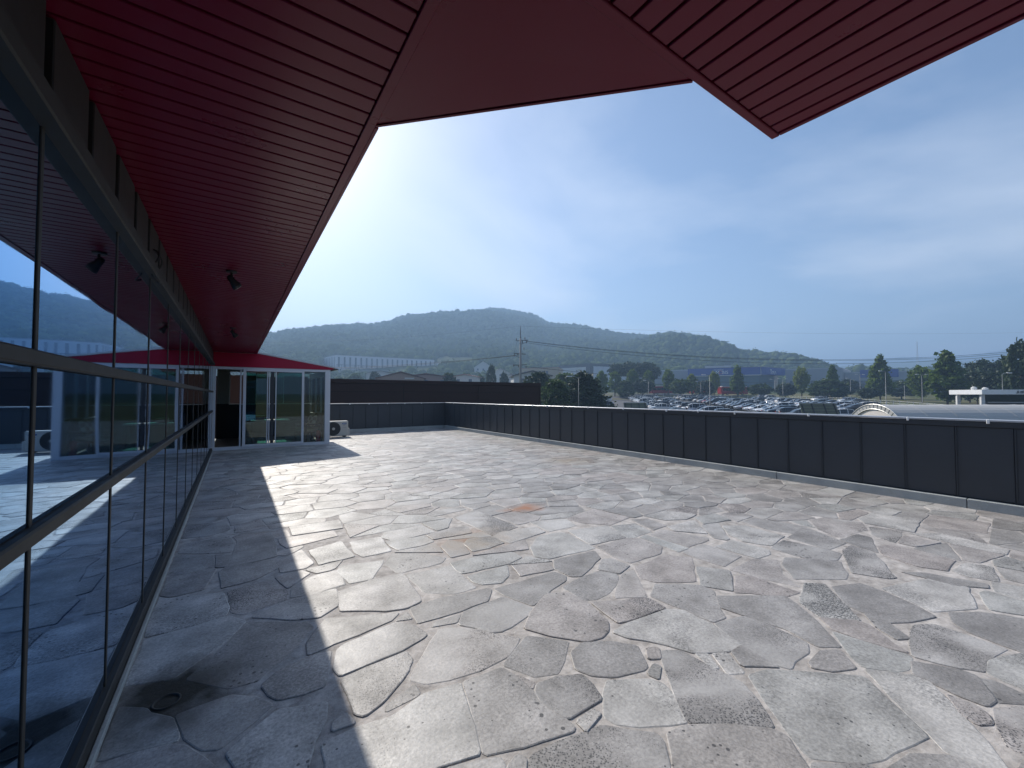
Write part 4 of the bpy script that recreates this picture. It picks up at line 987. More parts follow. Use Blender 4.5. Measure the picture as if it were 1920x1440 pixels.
# a few beside the drive, under the dark pine
for k, (u, q, kind, ci) in enumerate(((1112, 66, 'sedan', 3), (1120, 70, 'sedan', 0), (1128, 80, 'suv', 1), (1131, 92, 'sedan', 0), (1128, 100, 'sedan', 2), (1131, 118, 'suv', 0), (1133, 128, 'sedan', 0))):
    cname, c, _ = COL[ci]; add_car((u - 960) / FOC * q, q, head0 + math.pi + .05, kind, cname, c, q < 92, f'{cname} car parked {ORD[k]} nearest in the line beside the dark spreading pine')
# cars along the far fence, side on
for k, (u, q, kind, ci) in enumerate(((1352, 139, 'sedan', 0), (1432, 133, 'suv', 3), (1446, 131.5, 'suv', 0), (1536, 116, 'suv', 0), (1588, 106, 'suv', 0), (1606, 102, 'sedan', 3))):
    cname, c, _ = COL[ci]; add_car((u - 960) / FOC * q, q, math.atan2(RH.y, RH.x) + rc.choice((0, math.pi)) + rc.uniform(-.2, .2), kind, cname, c, False, f'{cname} car standing side-on along the white fence, {ORD[k]} from the left')
print('cars', ncar)

# ------------------------------------------------------------------ buses
def bus(u, q, label, length=11.5):
    p = bear(u, q); z = ground_z(p.x, p.y) + .04; o = empty('bus', (p.x, p.y, z), math.atan2(RH.y, RH.x) + .22); tag(o, label, 'bus', 'red buses on the road')
    h = length / 2
    MB().bbox(-h, h, -1.25, 1.25, .35, 3.05, .18).build('body', simple('bus red', (.42, .025, .035), .35) if 'bus red' not in MATS else MATS['bus red'], o, world=False)
    MB().bbox(-h + .5, h - .3, -1.0, 1.0, 3.052, 3.25, .08).build('roof_unit', M_white, o, world=False)
    for k in range(6): a = -h + .5 + k * 1.6; MB().bbox(a, a + 1.5, -1.262, -1.25, 1.55, 2.6, .004).build('window', M_cglass, o, world=False)
    MB().bbox(h - .02, h + .012, -1.05, 1.05, 1.2, 2.75, .005).build('windscreen', M_cglass, o, world=False)
    for a in (-h + 2.4, h - 2.6):
        for s_ in (-1.14, 1.14): wheel_mb((a, s_, .48), .48).build('wheel', [M_tyre, M_rim], o, world=False)
    for s_ in (-.85, .85): MB().bbox(h - .01, h + .02, s_ - .2, s_ + .2, .6, .85).build('headlight', M_headl, o, world=False)
bus(1240, 158, 'red bus half hidden by trees, left of the round bush', 9.5); bus(1312, 160, 'red bus mostly hidden behind bushes, middle of three', 9.5); bus(1374, 154, 'red bus with white roof edge below the blue factory', 11.5)

# ================================================================== TREES
M_bark = simple('bark', (.085, .065, .05), .9, 0, .2, .25, 12)
FOL = {'ginkgo': foliage('ginkgo leaf', (.050, .095, .014), (.14, .20, .035), .5), 'lime': foliage('yellow green leaf', (.09, .13, .018), (.20, .24, .045), .5),
       'dark': foliage('dark evergreen leaf', (.018, .034, .014), (.05, .078, .028), .2), 'pine': foliage('pine needle', (.022, .040, .02), (.055, .082, .035), .15), 'bush': foliage('bush leaf', (.028, .056, .014), (.080, .120, .030), .4)}
def tree_meshes(shape, seed, leaf, nleaf, size):
    """unit tree: height 1, crown radius 1 in its own xy (scaled on placement)"""
    rg = random.Random(seed); cr = MB(); V = []; F = []
    def env(h):                                                # crown radius at height h (0..1)
        if shape == 'cone': return max(0, (1 - h) ** .75 * min(1, (h - .14) * 6)) if h > .14 else 0
        if shape == 'column': return max(0, math.sin(min(1, max(0, (h - .2) / .8)) * math.pi) ** .55) if h > .2 else 0
        if shape == 'umbrella': return max(0, 1 - ((h - .80) / .2) ** 2) ** .5 if h > .6 else 0
        if shape == 'spread': return max(0, min(1, (h - .06) * 5)) * max(0, 1 - h ** 2.2) ** .5 if h > .06 else 0
        if shape == 'cedar': return max(0, min(1, (h - .04) * 8)) * (1 - h) ** .62 * (1 + .22 * math.sin(h * 34)) if h > .04 else 0
        if shape == 'bush': return max(0, 1 - (max(0, h - .3) / .7) ** 2) ** .5 * (.75 + .5 * min(h, .5))
        return max(0, 1 - ((h - .62) / .38) ** 2) ** .5 if h > .24 else 0
    clumps = []
    while len(clumps) < max(30, nleaf // 14):
        h = rg.random(); e = env(h)
        if e <= 0 or rg.random() > e + .15: continue
        a = rg.uniform(0, 2 * math.pi); lump = 1 + .30 * mnoise.noise(Vector((math.cos(a) * 1.7, math.sin(a) * 1.7, h * 5 + seed)))
        rad = e * lump * rg.uniform(.35, 1) ** .5
        clumps.append(Vector((rad * math.cos(a), rad * math.sin(a), h)))
    per = 14
    for c in clumps:
        for k in range(per):
            p = c + Vector((rg.gauss(0, .10), rg.gauss(0, .10), rg.gauss(0, .035)))
            if p.z < .02: continue
            s = size * rg.uniform(.6, 1.3); ax = Vector((rg.gauss(0, 1), rg.gauss(0, 1), rg.gauss(0, .6))).normalized(); bx_ = ax.cross(Vector((rg.gauss(0, 1), rg.gauss(0, 1), rg.gauss(0, 1)))).normalized()
            zs_ = .38; b_ = len(V)
            for i, j in ((-1, -.5), (.2, -1), (1, .4), (-.3, 1)): d = ax * (i * s) + bx_ * (j * s); V.append((p.x + d.x, p.y + d.y, p.z + d.z * zs_))
            F.append((b_, b_ + 1, b_ + 2, b_ + 3))
    cr.v = V; cr.f = F; cr.m = [0] * len(F)
    tk = MB(); top = {'cone': .9, 'column': .8, 'umbrella': .8, 'spread': .7, 'bush': .3}.get(shape, .6)
    w = .10 if shape in ('cone', 'column') else .06
    lean = rg.uniform(-.1, .1) if shape == 'umbrella' else 0
    tk.tube([(0, 0, -.02), (lean * .3, 0, top * .35), (lean, lean * .5, top * .7), (lean * 1.1, lean * .4, top)], [w, w * .75, w * .5, w * .15], 7)
    for k in range(7):
        h = top * rg.uniform(.35, .9) if shape != 'umbrella' else rg.uniform(.62, .78); a = rg.uniform(0, 6.28); rad = env(min(.95, h + .06)) * .7
        tk.tube([(lean * h, 0, h), (lean * h + rad * .5 * math.cos(a), rad * .5 * math.sin(a), h + .04), (lean * h + rad * math.cos(a), rad * math.sin(a), h + .09)], [w * .35, w * .22, w * .08], 5, False)
    return cr.mesh(shape + '_crown', FOL[leaf]), tk.mesh(shape + '_trunk', M_bark)
TM = {}
def tree(name, label, u, q, v_top, rad_px, shape, leaf, seed=0, cat='tree', group=None, nleaf=2600, size=.085, base_z=None):
    key = (shape, leaf, seed, nleaf, size)
    if key not in TM: TM[key] = tree_meshes(shape, seed, leaf, nleaf, size)
    p = bear(u, q); z = ground_z(p.x, p.y) if base_z is None else base_z; H_ = hgt(v_top, q) - z; rad = rad_px / FOC * q
    o = empty(name, (p.x, p.y, z), RND.uniform(0, 6.28)); tag(o, label, cat, group)
    c = obj('crown', TM[key][0], o); c.scale = (rad, rad, H_); k = obj('trunk', TM[key][1], o); k.scale = (rad * .8, rad * .8, H_)
    if shape in ('cone', 'column'): k.scale = (min(rad, 2.2), min(rad, 2.2), H_)
    return o
G = 'trees along the road beyond the car park'
for a in [('conical_tree', 'tall conical green tree beside the lot lamp, right of the blue factory', 1650, 124, 667, 24, 'cone', 'ginkgo', 1), ('conical_tree', 'largest conical green tree, left of the white gatehouse', 1776, 92, 663, 37, 'cone', 'ginkgo', 2),
          ('conical_tree', 'conical tree with thin crown between the two tallest conical trees', 1728, 112, 688, 19, 'column', 'ginkgo', 3), ('conical_tree', 'conical green tree rising behind the low dark spreading tree', 1561, 138, 687, 17, 'cone', 'ginkgo', 4),
          ('columnar_tree', 'bright yellow green columnar tree in front of the grey factory', 1503, 146, 689, 12, 'column', 'lime', 5), ('conical_tree', 'green conical tree covering the end of the blue factory lettering', 1383, 150, 688, 16, 'cone', 'ginkgo', 6),
          ('columnar_tree', 'small yellow green tree under the blue factory lettering', 1339, 152, 699, 10, 'column', 'lime', 7), ('columnar_tree', 'small tree at the left end of the blue factory', 1297, 154, 702, 9, 'column', 'lime', 8),
          ('columnar_tree', 'slim green tree against the long grey factory', 1253, 156, 693, 10, 'column', 'ginkgo', 9), ('columnar_tree', 'slim green tree right of the umbrella pines', 1216, 158, 696, 10, 'column', 'ginkgo', 10),
          ('columnar_tree', 'slim green tree below the umbrella pines', 1186, 158, 694, 10, 'column', 'ginkgo', 11), ('columnar_tree', 'slim green tree left of the umbrella pines', 1153, 150, 698, 12, 'column', 'ginkgo', 12), ('columnar_tree', 'slim green tree above the drive entrance', 1128, 140, 697, 11, 'column', 'ginkgo', 13)]:
    tree(*a, group=G)
G2 = 'broad dark trees behind the white fence'
for i, (u, q, v, rp, lab) in enumerate([(1172, 146, 713, 18, 'dark round bush tree behind the first rows of cars'), (1205, 149, 711, 20, 'dark round bush tree below the slim trees, left of the first bus'), (1277, 147, 712, 22, 'round dark bush tree between the red buses'), (1322, 149, 714, 17, 'dark bush tree in front of the middle bus'),
                                        (1425, 144, 720, 20, 'dark bush tree at the front of the red bus below the blue factory'), (1472, 143, 720, 17, 'dark bush tree below the double armed lamp'), (1552, 132, 712, 34, 'low dark spreading tree in front of a conical tree'), (1627, 122, 728, 16, 'low dark bush left of the tall conical tree'), (1690, 138, 716, 30, 'dark tree behind the tall conical tree'), (1590, 160, 712, 20, 'dark tree in front of the grey factory')]):
    tree('broad_tree', lab, u, q, v, rp, 'round' if i % 3 else 'spread', 'dark' if i % 2 else 'bush', 20 + i, group=G2)
tree('spreading_pine', 'broad dark spreading pine at the left edge of the car park', 1094, 64, 700, 50, 'cedar', 'dark', 40, nleaf=6000, size=.06)
tree('broad_tree', 'dark tree just right of the end of the brown wall', 1040, 58, 716, 26, 'round', 'bush', 41, nleaf=3200)
tree('broad_tree', 'dark tree behind the brown wall beside the utility pole', 1008, 74, 700, 26, 'round', 'dark', 42, nleaf=3200)
tree('broad_tree', 'green tree behind the spreading pine, below the white factory', 1062, 100, 702, 26, 'round', 'bush', 43, nleaf=3200)
for i, (u, v, rp) in enumerate([(1158, 684, 17), (1178, 681, 19), (1196, 683, 17), (1213, 682, 18), (1226, 690, 13)]):
    tree('umbrella_pine', f'umbrella pine with bare trunk before the white factory, {ORD[i]} from the left of five', u, 176 + 3 * (i % 2), v, rp, 'umbrella', 'pine', 50 + i, group='umbrella pines', nleaf=1300)
for i, (u, q, v, rp) in enumerate([(1818, 112, 684, 24), (1846, 106, 679, 26), (1872, 100, 677, 26), (1897, 96, 681, 24), (1916, 74, 645, 22), (1945, 84, 668, 34), (1800, 120, 690, 20), (1832, 96, 698, 26), (1864, 90, 700, 26), (1892, 84, 700, 30), (1924, 78, 690, 30), (1980, 80, 660, 36)]):
    lab = 'very tall conifer cut by the right edge of the picture' if i == 4 else f'dark pine in the grove behind the gatehouse, {ORD[i]} of the grove'
    tree('grove_pine', lab, u, q, v, rp, 'cone' if i % 3 == 0 else 'round', 'pine' if i % 2 else 'dark', 60 + i, group='pine grove behind the gatehouse')
for i, (u, q, v, rp, lab) in enumerate([(921, 130, 686, 9, 'narrow dark cypress among the houses left of the utility pole'), (900, 150, 703, 8, 'small dark tree beside the narrow cypress'), (842, 120, 700, 14, 'green tree right of the brown roofed house'), (665, 190, 702, 14, 'pale green tree above the left part of the brown wall'), (702, 160, 699, 10, 'small tree left of the brown roofed house'), (640, 180, 708, 12, 'low bush above the brown wall near the glazed room'), (945, 140, 700, 9, 'small tree right of the narrow cypress'), (875, 170, 700, 10, 'dark rounded tree left of the narrow cypress')]):
    tree('garden_tree', lab, u, q, v, rp, 'column' if i == 0 else 'round', 'bush' if i % 2 else 'dark', 80 + i, group='trees among the houses')
# woods on the low rise at the right
rg = random.Random(9); WP = []
for k in range(900):
    u = rg.uniform(1480, 2050); q = rg.uniform(330, 470); p = bear(u, q); top = float(np.interp(u, [1480, 1560, 1600, 1640, 1700, 1740, 1800, 2050], [682, 684, 679, 676, 684, 678, 680, 684])) + rg.uniform(0, 6)
    zt = hgt(top, q); r_ = rg.uniform(4, 6.5); WP.append((p.x, p.y, min(zt - 2 * r_, zt - 1.9 * r_ - rg.uniform(0, 14)), r_))
mass('woods', WP, M_forest, 'dark green woods on the low rise behind the grey factory at right', 'woods', 8)

# ================================================================== STREET LAMPS
def lamp(u, q, v_top, arms, label):
    p = bear(u, q); z = ground_z(p.x, p.y); H_ = hgt(v_top, q) - z; o = empty('street_lamp', (p.x, p.y, z), math.atan2(RH.y, RH.x) + .15); tag(o, label, 'street lamp', 'car park lamps')
    gs = MATS.get('galvanised steel') or simple('galvanised steel', (.20, .205, .21), .5, .3)
    k_ = .6 if q < 75 else 1; MB().lathe([(.12 * k_, 0), (.12 * k_, .5), (.075 * k_, .55), (.045 * k_, H_)], n=8).build('pole', gs, o, True, world=False)
    for s_ in ((-1,) if arms == 1 else (-1, 1) if arms == 2 else (1,)):
        MB().tube([(0, 0, H_ - .1), (s_ * .5, 0, H_ + .12), (s_ * 1.1, 0, H_ + .16)], .045, 6).build('arm', gs, o, world=False)
        MB().bbox(s_ * 1.4 - .42, s_ * 1.4 + .42, -.17, .17, H_ + .08, H_ + .24, .05).build('lamp_head', M_white, o, world=False)
for a in [(1331, 88, 704, 1, 'tallest lamp post among the cars below the blue factory'), (1453, 140, 712, 1, 'single arm lamp post left of the double arm lamp post by the bus'), (1468, 140, 711, 2, 'double arm lamp post right of the red bus'), (1314, 140, 716, 2, 'double arm lamp post near the middle bus'),
          (1595, 146, 710, 1, 'single arm lamp post before the grey factory wall'), (1613, 140, 703, 2, 'double arm lamp post left of the tall conical tree'), (1661, 96, 697, 1, 'lamp post in front of the tall conical tree'), (1729, 108, 703, 2, 'double arm lamp post in front of the thin crowned tree'),
          (1880, 66, 701, 3, 'lamp post rising behind the gatehouse roof'), (1085, 60, 708, 1, 'thin lamp post in front of the dark spreading pine'), (1216, 135, 714, 1, 'thin lamp post above the first rows of cars'), (1696, 130, 716, 1, 'short lamp post on the road right of the tall conical tree')]:
    lamp(*a)

# ================================================================== UTILITY POLE AND CABLES
PQ = 60.0; pp = bear(976, PQ); pz = ground_z(pp.x, pp.y); ptop = hgt(634, PQ)
M_pole = simple('pole concrete', (.27, .26, .25), .85); M_wire = simple('cable black', (.012, .012, .013), .6); M_steel = simple('dark steel', (.06, .06, .065), .5, .5)
po = empty('utility_pole', (pp.x, pp.y, pz)); tag(po, 'tall concrete utility pole with three crossarms behind the brown wall', 'utility pole')
MB().lathe([(.21, 0), (.13, ptop - pz)], n=12).build('pole', M_pole, po, True, world=False)
MB().lathe([(.07, ptop - pz), (.05, hgt(620, PQ) - pz), (.025, hgt(611, PQ) - pz)], n=8).build('top_rod', M_steel, po, world=False)
ang = math.atan2(RH.y, RH.x)
def arm(v, l0, l1, ra, name='crossarm'):
    h = hgt(v, PQ) - pz; m = MB(); d = Vector((math.cos(ang + ra), math.sin(ang + ra), 0)); n_ = Vector((-d.y, d.x, 0))
    m.box(l0, l1, -.05, .05, -.05, .05, c=(0 + n_.x * .2, n_.y * .2, h), rz=ang + ra); m.build(name, M_steel, po, world=False); return h
arm(638, -.7, 1.15, -.5); arm(663, -1.0, 1.05, .6); arm(684, -1.2, .9, -.4)
for (la, v, s_) in ((.65, 634, 1), (.5, 653, 1), (-.6, 636, 0), (.9, 641, 0), (.3, 641, 0), (-.9, 666, 0), (-.4, 664, 0), (-.3, 686, 0), (-1.0, 685, 0), (.8, 688, 0)):
    h = hgt(v, PQ) - pz; x, y = la * math.cos(ang), la * math.sin(ang)
    MB().lathe([(.04, -.18), (.085, -.14), (.05, -.1), (.085, -.06), (.05, -.02), (.085, .02), (.05, .06), (.085, .1), (.04, .16)], c=(x, y, h), n=8).build('insulator', M_steel, po, world=False)
MB().tube([(0, 0, hgt(646, PQ) - pz), (.9 * math.cos(ang), .9 * math.sin(ang), hgt(641, PQ) - pz)], .03, 5).tube([(0, 0, hgt(672, PQ) - pz), (-.8 * math.cos(ang), -.8 * math.sin(ang), hgt(666, PQ) - pz)], .03, 5).build('brace', M_steel, po, world=False)
def cable(a, b_, sag, label, r_=.022, name='overhead_cable'):
    pts = []
    for k in range(33):
        t_ = k / 32; p = a.lerp(b_, t_); p.z -= sag * 4 * t_ * (1 - t_); pts.append(p)
    tag(MB().tube(pts, r_, 5, False).build(name, M_wire), label, 'cable', 'overhead cables')
z1 = hgt(638, PQ)
def pt(la, v): p = pp + RH * la; return Vector((p.x, p.y, hgt(v, PQ)))
cable(pt(.3, 638), bear(2080, 64, 640), 2.85, 'highest of the three black cables running right from the utility pole'); cable(pt(.9, 640), bear(2090, 62, 643), 2.75, 'middle black cable running right from the utility pole'); cable(pt(1.15, 643), bear(2100, 60, 643), 3.05, 'lowest of the three black cables running right from the utility pole')
cable(pt(-.6, 666), bear(520, 118, 688), .9, 'thick black cable falling left from the utility pole', .03); cable(pt(-.9, 667), bear(500, 119, 690), 1.1, 'thin black cable falling left below the thick one')
cable(pt(.6, 687), bear(1500, 110, 716), 1.0, 'low bundled cable running right behind the trees', .03); cable(pt(-.5, 640), pt(-1.0, 663), .1, 'short black jumper cable on the utility pole', .012)
cable(bear(975, 60.1, 611), bear(2100, 90, 618), 1.0, 'very thin earth wire high across the sky', .007); cable(bear(975, 60.1, 611), bear(440, 100, 640), 1.0, 'very thin earth wire running left from the pole top', .007)

# lattice mast far behind
mp = bear(1722, 520); mz = ground_z(mp.x, mp.y); mh = hgt(640, 520) - mz
mo = empty('lattice_mast', (mp.x, mp.y, mz)); tag(mo, 'thin lattice radio mast far behind the grey factory', 'mast')
m = MB()
for a in range(3): m.tube([(2.2 * math.cos(a * 2.09), 2.2 * math.sin(a * 2.09), 0), (.25 * math.cos(a * 2.09), .25 * math.sin(a * 2.09), mh)], .10, 4)
m.build('leg_frame', M_alu, mo, world=False); m = MB()
for k in range(18):
    h0, h1 = mh * k / 18, mh * (k + 1) / 18; r0_, r1_ = 2.2 - 1.95 * k / 18, 2.2 - 1.95 * (k + 1) / 18
    for a in range(3): m.tube([(r0_ * math.cos(a * 2.09), r0_ * math.sin(a * 2.09), h0), (r1_ * math.cos(a * 2.09 + 2.09), r1_ * math.sin(a * 2.09 + 2.09), h1)], .06, 4)
m.build('bracing', M_alu, mo, world=False)

# ================================================================== BUILDINGS BEYOND
def wall_frame(A, B):                           # local frame of a facade from A to B (seen from outside, A left)
    A = Vector((A.x, A.y, 0)); B = Vector((B.x, B.y, 0)); d = (B - A); ln = d.length; d.normalize(); n = Vector((d.y, -d.x, 0))
    if n.dot(-A) < 0: n = -n
    return A, d, n, ln
def strip(A, B, s0, s1, z0, z1, o0, o1):        # box on a facade: s along (m), o outwards
    a, d, n, ln = wall_frame(A, B); m = MB(); P = []
    for z in (z0, z1):
        for o in (o0, o1):
            for s in (s0, s1): p = a + d * s + n * o; P.append((p.x, p.y, z))
    return m.add(P, [(0, 2, 3, 1), (4, 5, 7, 6), (0, 1, 5, 4), (2, 6, 7, 3), (0, 4, 6, 2), (1, 3, 7, 5)])
def flen(A, B): return math.hypot(B.x - A.x, B.y - A.y)
def block(A, C, B, z0, z1, mat, parent, name='wall'):
    D = A + B - C; return MB().prism([(C.x, C.y), (B.x, B.y), (D.x, D.y), (A.x, A.y)], z0, z1).build(name, mat, parent)
def letters(txt, A, B, s, z, size, off, mat, parent, name='lettering'):
    cu = bpy.data.curves.new('txt', 'FONT'); cu.body = txt; cu.size = size; cu.extrude = .05; cu.align_x = 'LEFT'
    tmp = bpy.data.objects.new('txt', cu); col.objects.link(tmp); bpy.context.view_layer.update()
    me = bpy.data.meshes.new_from_object(tmp.evaluated_get(bpy.context.evaluated_depsgraph_get())); bpy.data.objects.remove(tmp)
    a, d, n, ln = wall_frame(A, B); p = a + d * s + n * off
    mtx = Matrix(((d.x, 0, n.x, p.x), (d.y, 0, n.y, p.y), (0, 1, 0, z), (0, 0, 0, 1))); me.transform(mtx)
    off_ = wloc(parent); me.transform(Matrix.Translation(-off_)); me.materials.clear(); me.materials.append(mat); return obj(name, me, parent)
M_pw = simple('pale blue white cladding', (.52, .55, .60), .6, 0, .4, .06, .2); M_dkb = simple('dark window strip', (.10, .13, .17), .3); M_grey = simple('grey metal cladding', (.30, .31, .33), .55, 0, .4, .08, .15)
M_dgrey = simple('dark grey cladding', (.085, .09, .10), .5); M_blue = simple('blue metal cladding', (.022, .065, .30), .45, 0, .4, .06, .15); M_roofp = simple('pale roof sheet', (.5, .5, .5), .6); M_teal = simple('teal glazing', (.03, .085, .10), .12, 0, .7)
M_beige = simple('beige render', (.40, .34, .26), .8); M_rend = simple('white render', (.55, .55, .54), .8); M_tile = simple('brown roof tile', (.135, .065, .05), .75); M_pinkw = simple('pinkish wall', (.33, .235, .20), .85); M_retain = simple('retaining wall concrete', (.27, .28, .28), .9, 0, .3, .15, .1)
M_sign_w = simple('white sign letter', (.8, .8, .8), .5); M_sign_r = simple('red sign letter', (.5, .03, .03), .5)

# striped warehouse on the hillside
A, C, B = bear(602, 336), bear(630, 310), bear(814, 354); zt, zb = hgt(666, 310), hgt(692, 310)
o = empty('striped_warehouse', (C.x, C.y, zb)); tag(o, 'long pale warehouse with dark vertical window strips on the hillside', 'warehouse')
block(A, C, B, zb - 8, zt, M_pw, o); block(A, C, B, zt + .02, zt + .5, M_grey, o, 'roof')
ln = flen(C, B)
for k in range(19): s = 1.2 + k * (ln - 3) / 18.6; strip(C, B, s, s + 1.25, zb + 1.6, zt - 1.1, -.05, .12).build('window', M_dkb, o)
l2 = flen(A, C)
for k in range(9): s = 1.0 + k * (l2 - 1.5) / 9; strip(A, C, s, s + .9, zb + 1.2, zt - .8, -.05, .12).build('window', M_dkb, o)
for z in (zb + 1.0, zb + 3.3): strip(C, B, 0, ln, z, z + .35, .2, .5).build('rail', M_dkb, o)
for k in range(26): s = .3 + k * (ln - .8) / 25; strip(C, B, s, s + .3, zb + .1, zb + 3.6, .51, .75).build('rail_post', M_dkb, o)
A2, B2 = bear(816, 353), bear(883, 368); D2 = bear(884, 392); z2, zb2 = hgt(680, 355), hgt(698, 355)
o2 = empty('hillside_shed', (A2.x, A2.y, zb2)); tag(o2, 'lower pale shed joined to the right end of the striped warehouse', 'shed')
block(A2, B2, D2, zb2 - 8, z2, M_pw, o2); block(A2, B2, D2, z2 + .02, z2 + .35, M_grey, o2, 'roof')
ln = flen(A2, B2)
for k in range(11): s = .8 + k * (ln - 1.6) / 11; strip(A2, B2, s, s + .7, zb2, z2 - .6, -.05, .1).build('rib', M_grey, o2)
Ar, Br = bear(545, 300), bear(820, 318); zr0, zr1 = hgt(716, 300), hgt(692, 300)
o = empty('retaining_wall', (Ar.x, Ar.y, zr0)); tag(o, 'grey concrete retaining wall below the striped warehouse', 'wall')
a_, d_, n_, ln = wall_frame(Ar, Br)
for k in range(12): strip(Ar, Br, ln * k / 12 + .05, ln * (k + 1) / 12 - .05, zr0 - 12, zr1 - .4, -6, 0).build('panel', M_retain, o)
strip(Ar, Br, 0, ln, zr1 - .38, zr1, -6.2, .2).build('coping', M_grey, o)

def gable(name, label, u, q, v_eave, v_ridge, wid, dep, rz, wallm, roofm, cat='house', nwin=2, base=None, group='houses below the hill'):
    p = bear(u, q); z0 = ground_z(p.x, p.y) + hill(p.x, p.y) if base is None else base; ze, zr_ = hgt(v_eave, q), hgt(v_ridge, q)
    o = empty(name, (p.x, p.y, z0), ang + rz); tag(o, label, cat, group); h, r_ = ze - z0, zr_ - z0; w, d = wid / 2, dep / 2
    MB().add([(-w, -d, 0), (w, -d, 0), (w, d, 0), (-w, d, 0), (-w, -d, h), (w, -d, h), (w, d, h), (-w, d, h), (0, -d, r_ - .15), (0, d, r_ - .15)], [(0, 1, 5, 8, 4), (2, 3, 7, 9, 6), (1, 2, 6, 5), (3, 0, 4, 7), (4, 8, 9, 7), (8, 5, 6, 9)]).build('wall', wallm, o, world=False)
    sl_ = (r_ - h) / w; rf = MB()
    for s_ in (-1, 1):
        P = [(0, -d - .5, r_), (s_ * (w + .5), -d - .5, h - sl_ * .5), (s_ * (w + .5), d + .5, h - sl_ * .5), (0, d + .5, r_)]
        P += [(x, y, z + .22) for x, y, z in P]; rf.add(P, [(0, 1, 2, 3), (7, 6, 5, 4), (0, 4, 5, 1), (1, 5, 6, 2), (2, 6, 7, 3), (3, 7, 4, 0)])
    rf.build('roof', roofm, o, world=False)
    for k in range(nwin):
        x = -w + wid * (k + .6) / (nwin + .2); wn_ = MB().box(x - .6, x + .6, -d - .03, -d + .02, h - 2.1, h - .7).build('window', M_dkb, o, world=False); MB().box(x - .7, x + .7, -d - .12, -d - .031, h - 2.22, h - 2.1).build('sill', M_rend, wn_, world=False)
    MB().box(w - 1.9, w - .9, -d - .04, -d + .02, 0, 2.1).build('door', M_tile, o, world=False)
    return o, r_, h, w, d
o, r_, h, w, d = gable('brown_roof_house', 'house with wide brown gable roof just above the brown wall', 752, 112, 711, 699.5, 12, 9, .25, M_pinkw, M_tile, nwin=3)
MB().box(1.0, 3.4, -d - .2, -d + .3, h - .1, h + .25).build('porch_edge', M_roofp, o, world=False)
o2, r_, h, w, d = gable('brown_roof_house', 'long low brown roofed house adjoining on the right of the wide gable house', 800, 122, 709, 702.5, 15, 8, .15, M_pinkw, M_tile, nwin=3)
sk = MB().add([(-3.2, -3.2, 0), (-.5, -3.2, 0), (-.5, -.6, 0), (-3.2, -.6, 0)], [(0, 1, 2, 3)]); 
gable('small_house', 'small pink roofed house left of the narrow cypress', 876, 150, 708, 703, 10, 7, -.2, M_rend, simple('pink roof', (.34, .20, .18), .8), nwin=2)
gable('white_house', 'white house with dark gable roof behind the utility pole', 994, 108, 706, 697.5, 9.5, 8, .1, M_rend, M_dgrey, nwin=2)
gable('small_house', 'small pale house below the retaining wall', 712, 210, 701, 696, 13, 8, .3, simple('pale wall', (.42, .42, .42), .8), M_dgrey, nwin=3)
gable('hillside_house', 'white roofed house on the hillside left of the utility pole', 907, 300, 690, 678.5, 13, 9, 0, M_rend, M_roofp, nwin=3)
gable('hillside_house', 'grey house on the slope right below the white roofed house', 936, 230, 700, 692, 11, 9, .2, M_rend, M_grey, nwin=3)
gable('small_house', 'low white shed below the narrow cypress', 958, 160, 707, 702, 8, 6, 0, M_rend, M_roofp, nwin=2)

# beige block
A, C, B = bear(975, 186), bear(1048, 178), bear(1056, 196); zt = hgt(690, 180); o = empty('beige_building', (C.x, C.y, 2.4)); tag(o, 'beige building with a row of small square windows', 'building')
block(A, C, B, 0, zt, M_beige, o); block(A, C, B, zt + .02, zt + .3, M_pinkw, o, 'roof')
for k in range(7):
    s = 2.0 + k * 1.75; strip(A, C, s, s + 1.15, zt - 2.6, zt - 1.3, -.05, .06).build('window', M_dkb, o)
# white and charcoal factory
A, C, B = bear(1047, 262), bear(1106, 244), bear(1180, 256); zt = hgt(681, 244); o = empty('white_factory', (C.x, C.y, 3)); tag(o, 'white factory with charcoal roof edge and corner behind the umbrella pines', 'factory')
block(A, C, B, 0, zt - 1.2, M_dgrey, o); block(A, C, B, zt - 1.18, zt, M_dgrey, o, 'roof')
l1, l2 = flen(A, C), flen(C, B)
for k in range(6): strip(A, C, .3 + (l1 - 3) * k / 6, .3 + (l1 - 3) * (k + 1) / 6 - .12, 2.5, zt - 2.0, 0, .18).build('panel', M_rend, o)
for k in range(8): strip(C, B, 2.6 + (l2 - 3) * k / 8, 2.6 + (l2 - 3) * (k + 1) / 8 - .12, 2.5, zt - 1.7, 0, .18).build('panel', M_pw, o)
for k in range(4): p = A.lerp(B, .25 + .17 * k) + Vector((FH.x, FH.y, 0)) * 3; MB().box(p.x - .5, p.x + .5, p.y - .5, p.y + .5, zt, zt + .5).build('roof_vent', M_roofp, o)
# long grey factory, left of the blue one
A, C, B = bear(1175, 268), bear(1292, 252), bear(1300, 290); zt = hgt(696, 262); o = empty('grey_factory', (C.x, C.y, 3)); tag(o, 'long plain grey factory left of the blue factory', 'factory')
block(A, C, B, 0, zt, M_grey, o); block(A, C, B, zt + .02, zt + .4, M_roofp, o, 'roof'); ln = flen(A, C)
for k in range(12): strip(A, C, ln * k / 12 + .1, ln * (k + 1) / 12 - .1, 6.5, zt - .3, 0, .12).build('panel', M_grey, o)
strip(A, C, 0, ln, 5.6, 6.4, 0, .25).build('band', M_rend, o)
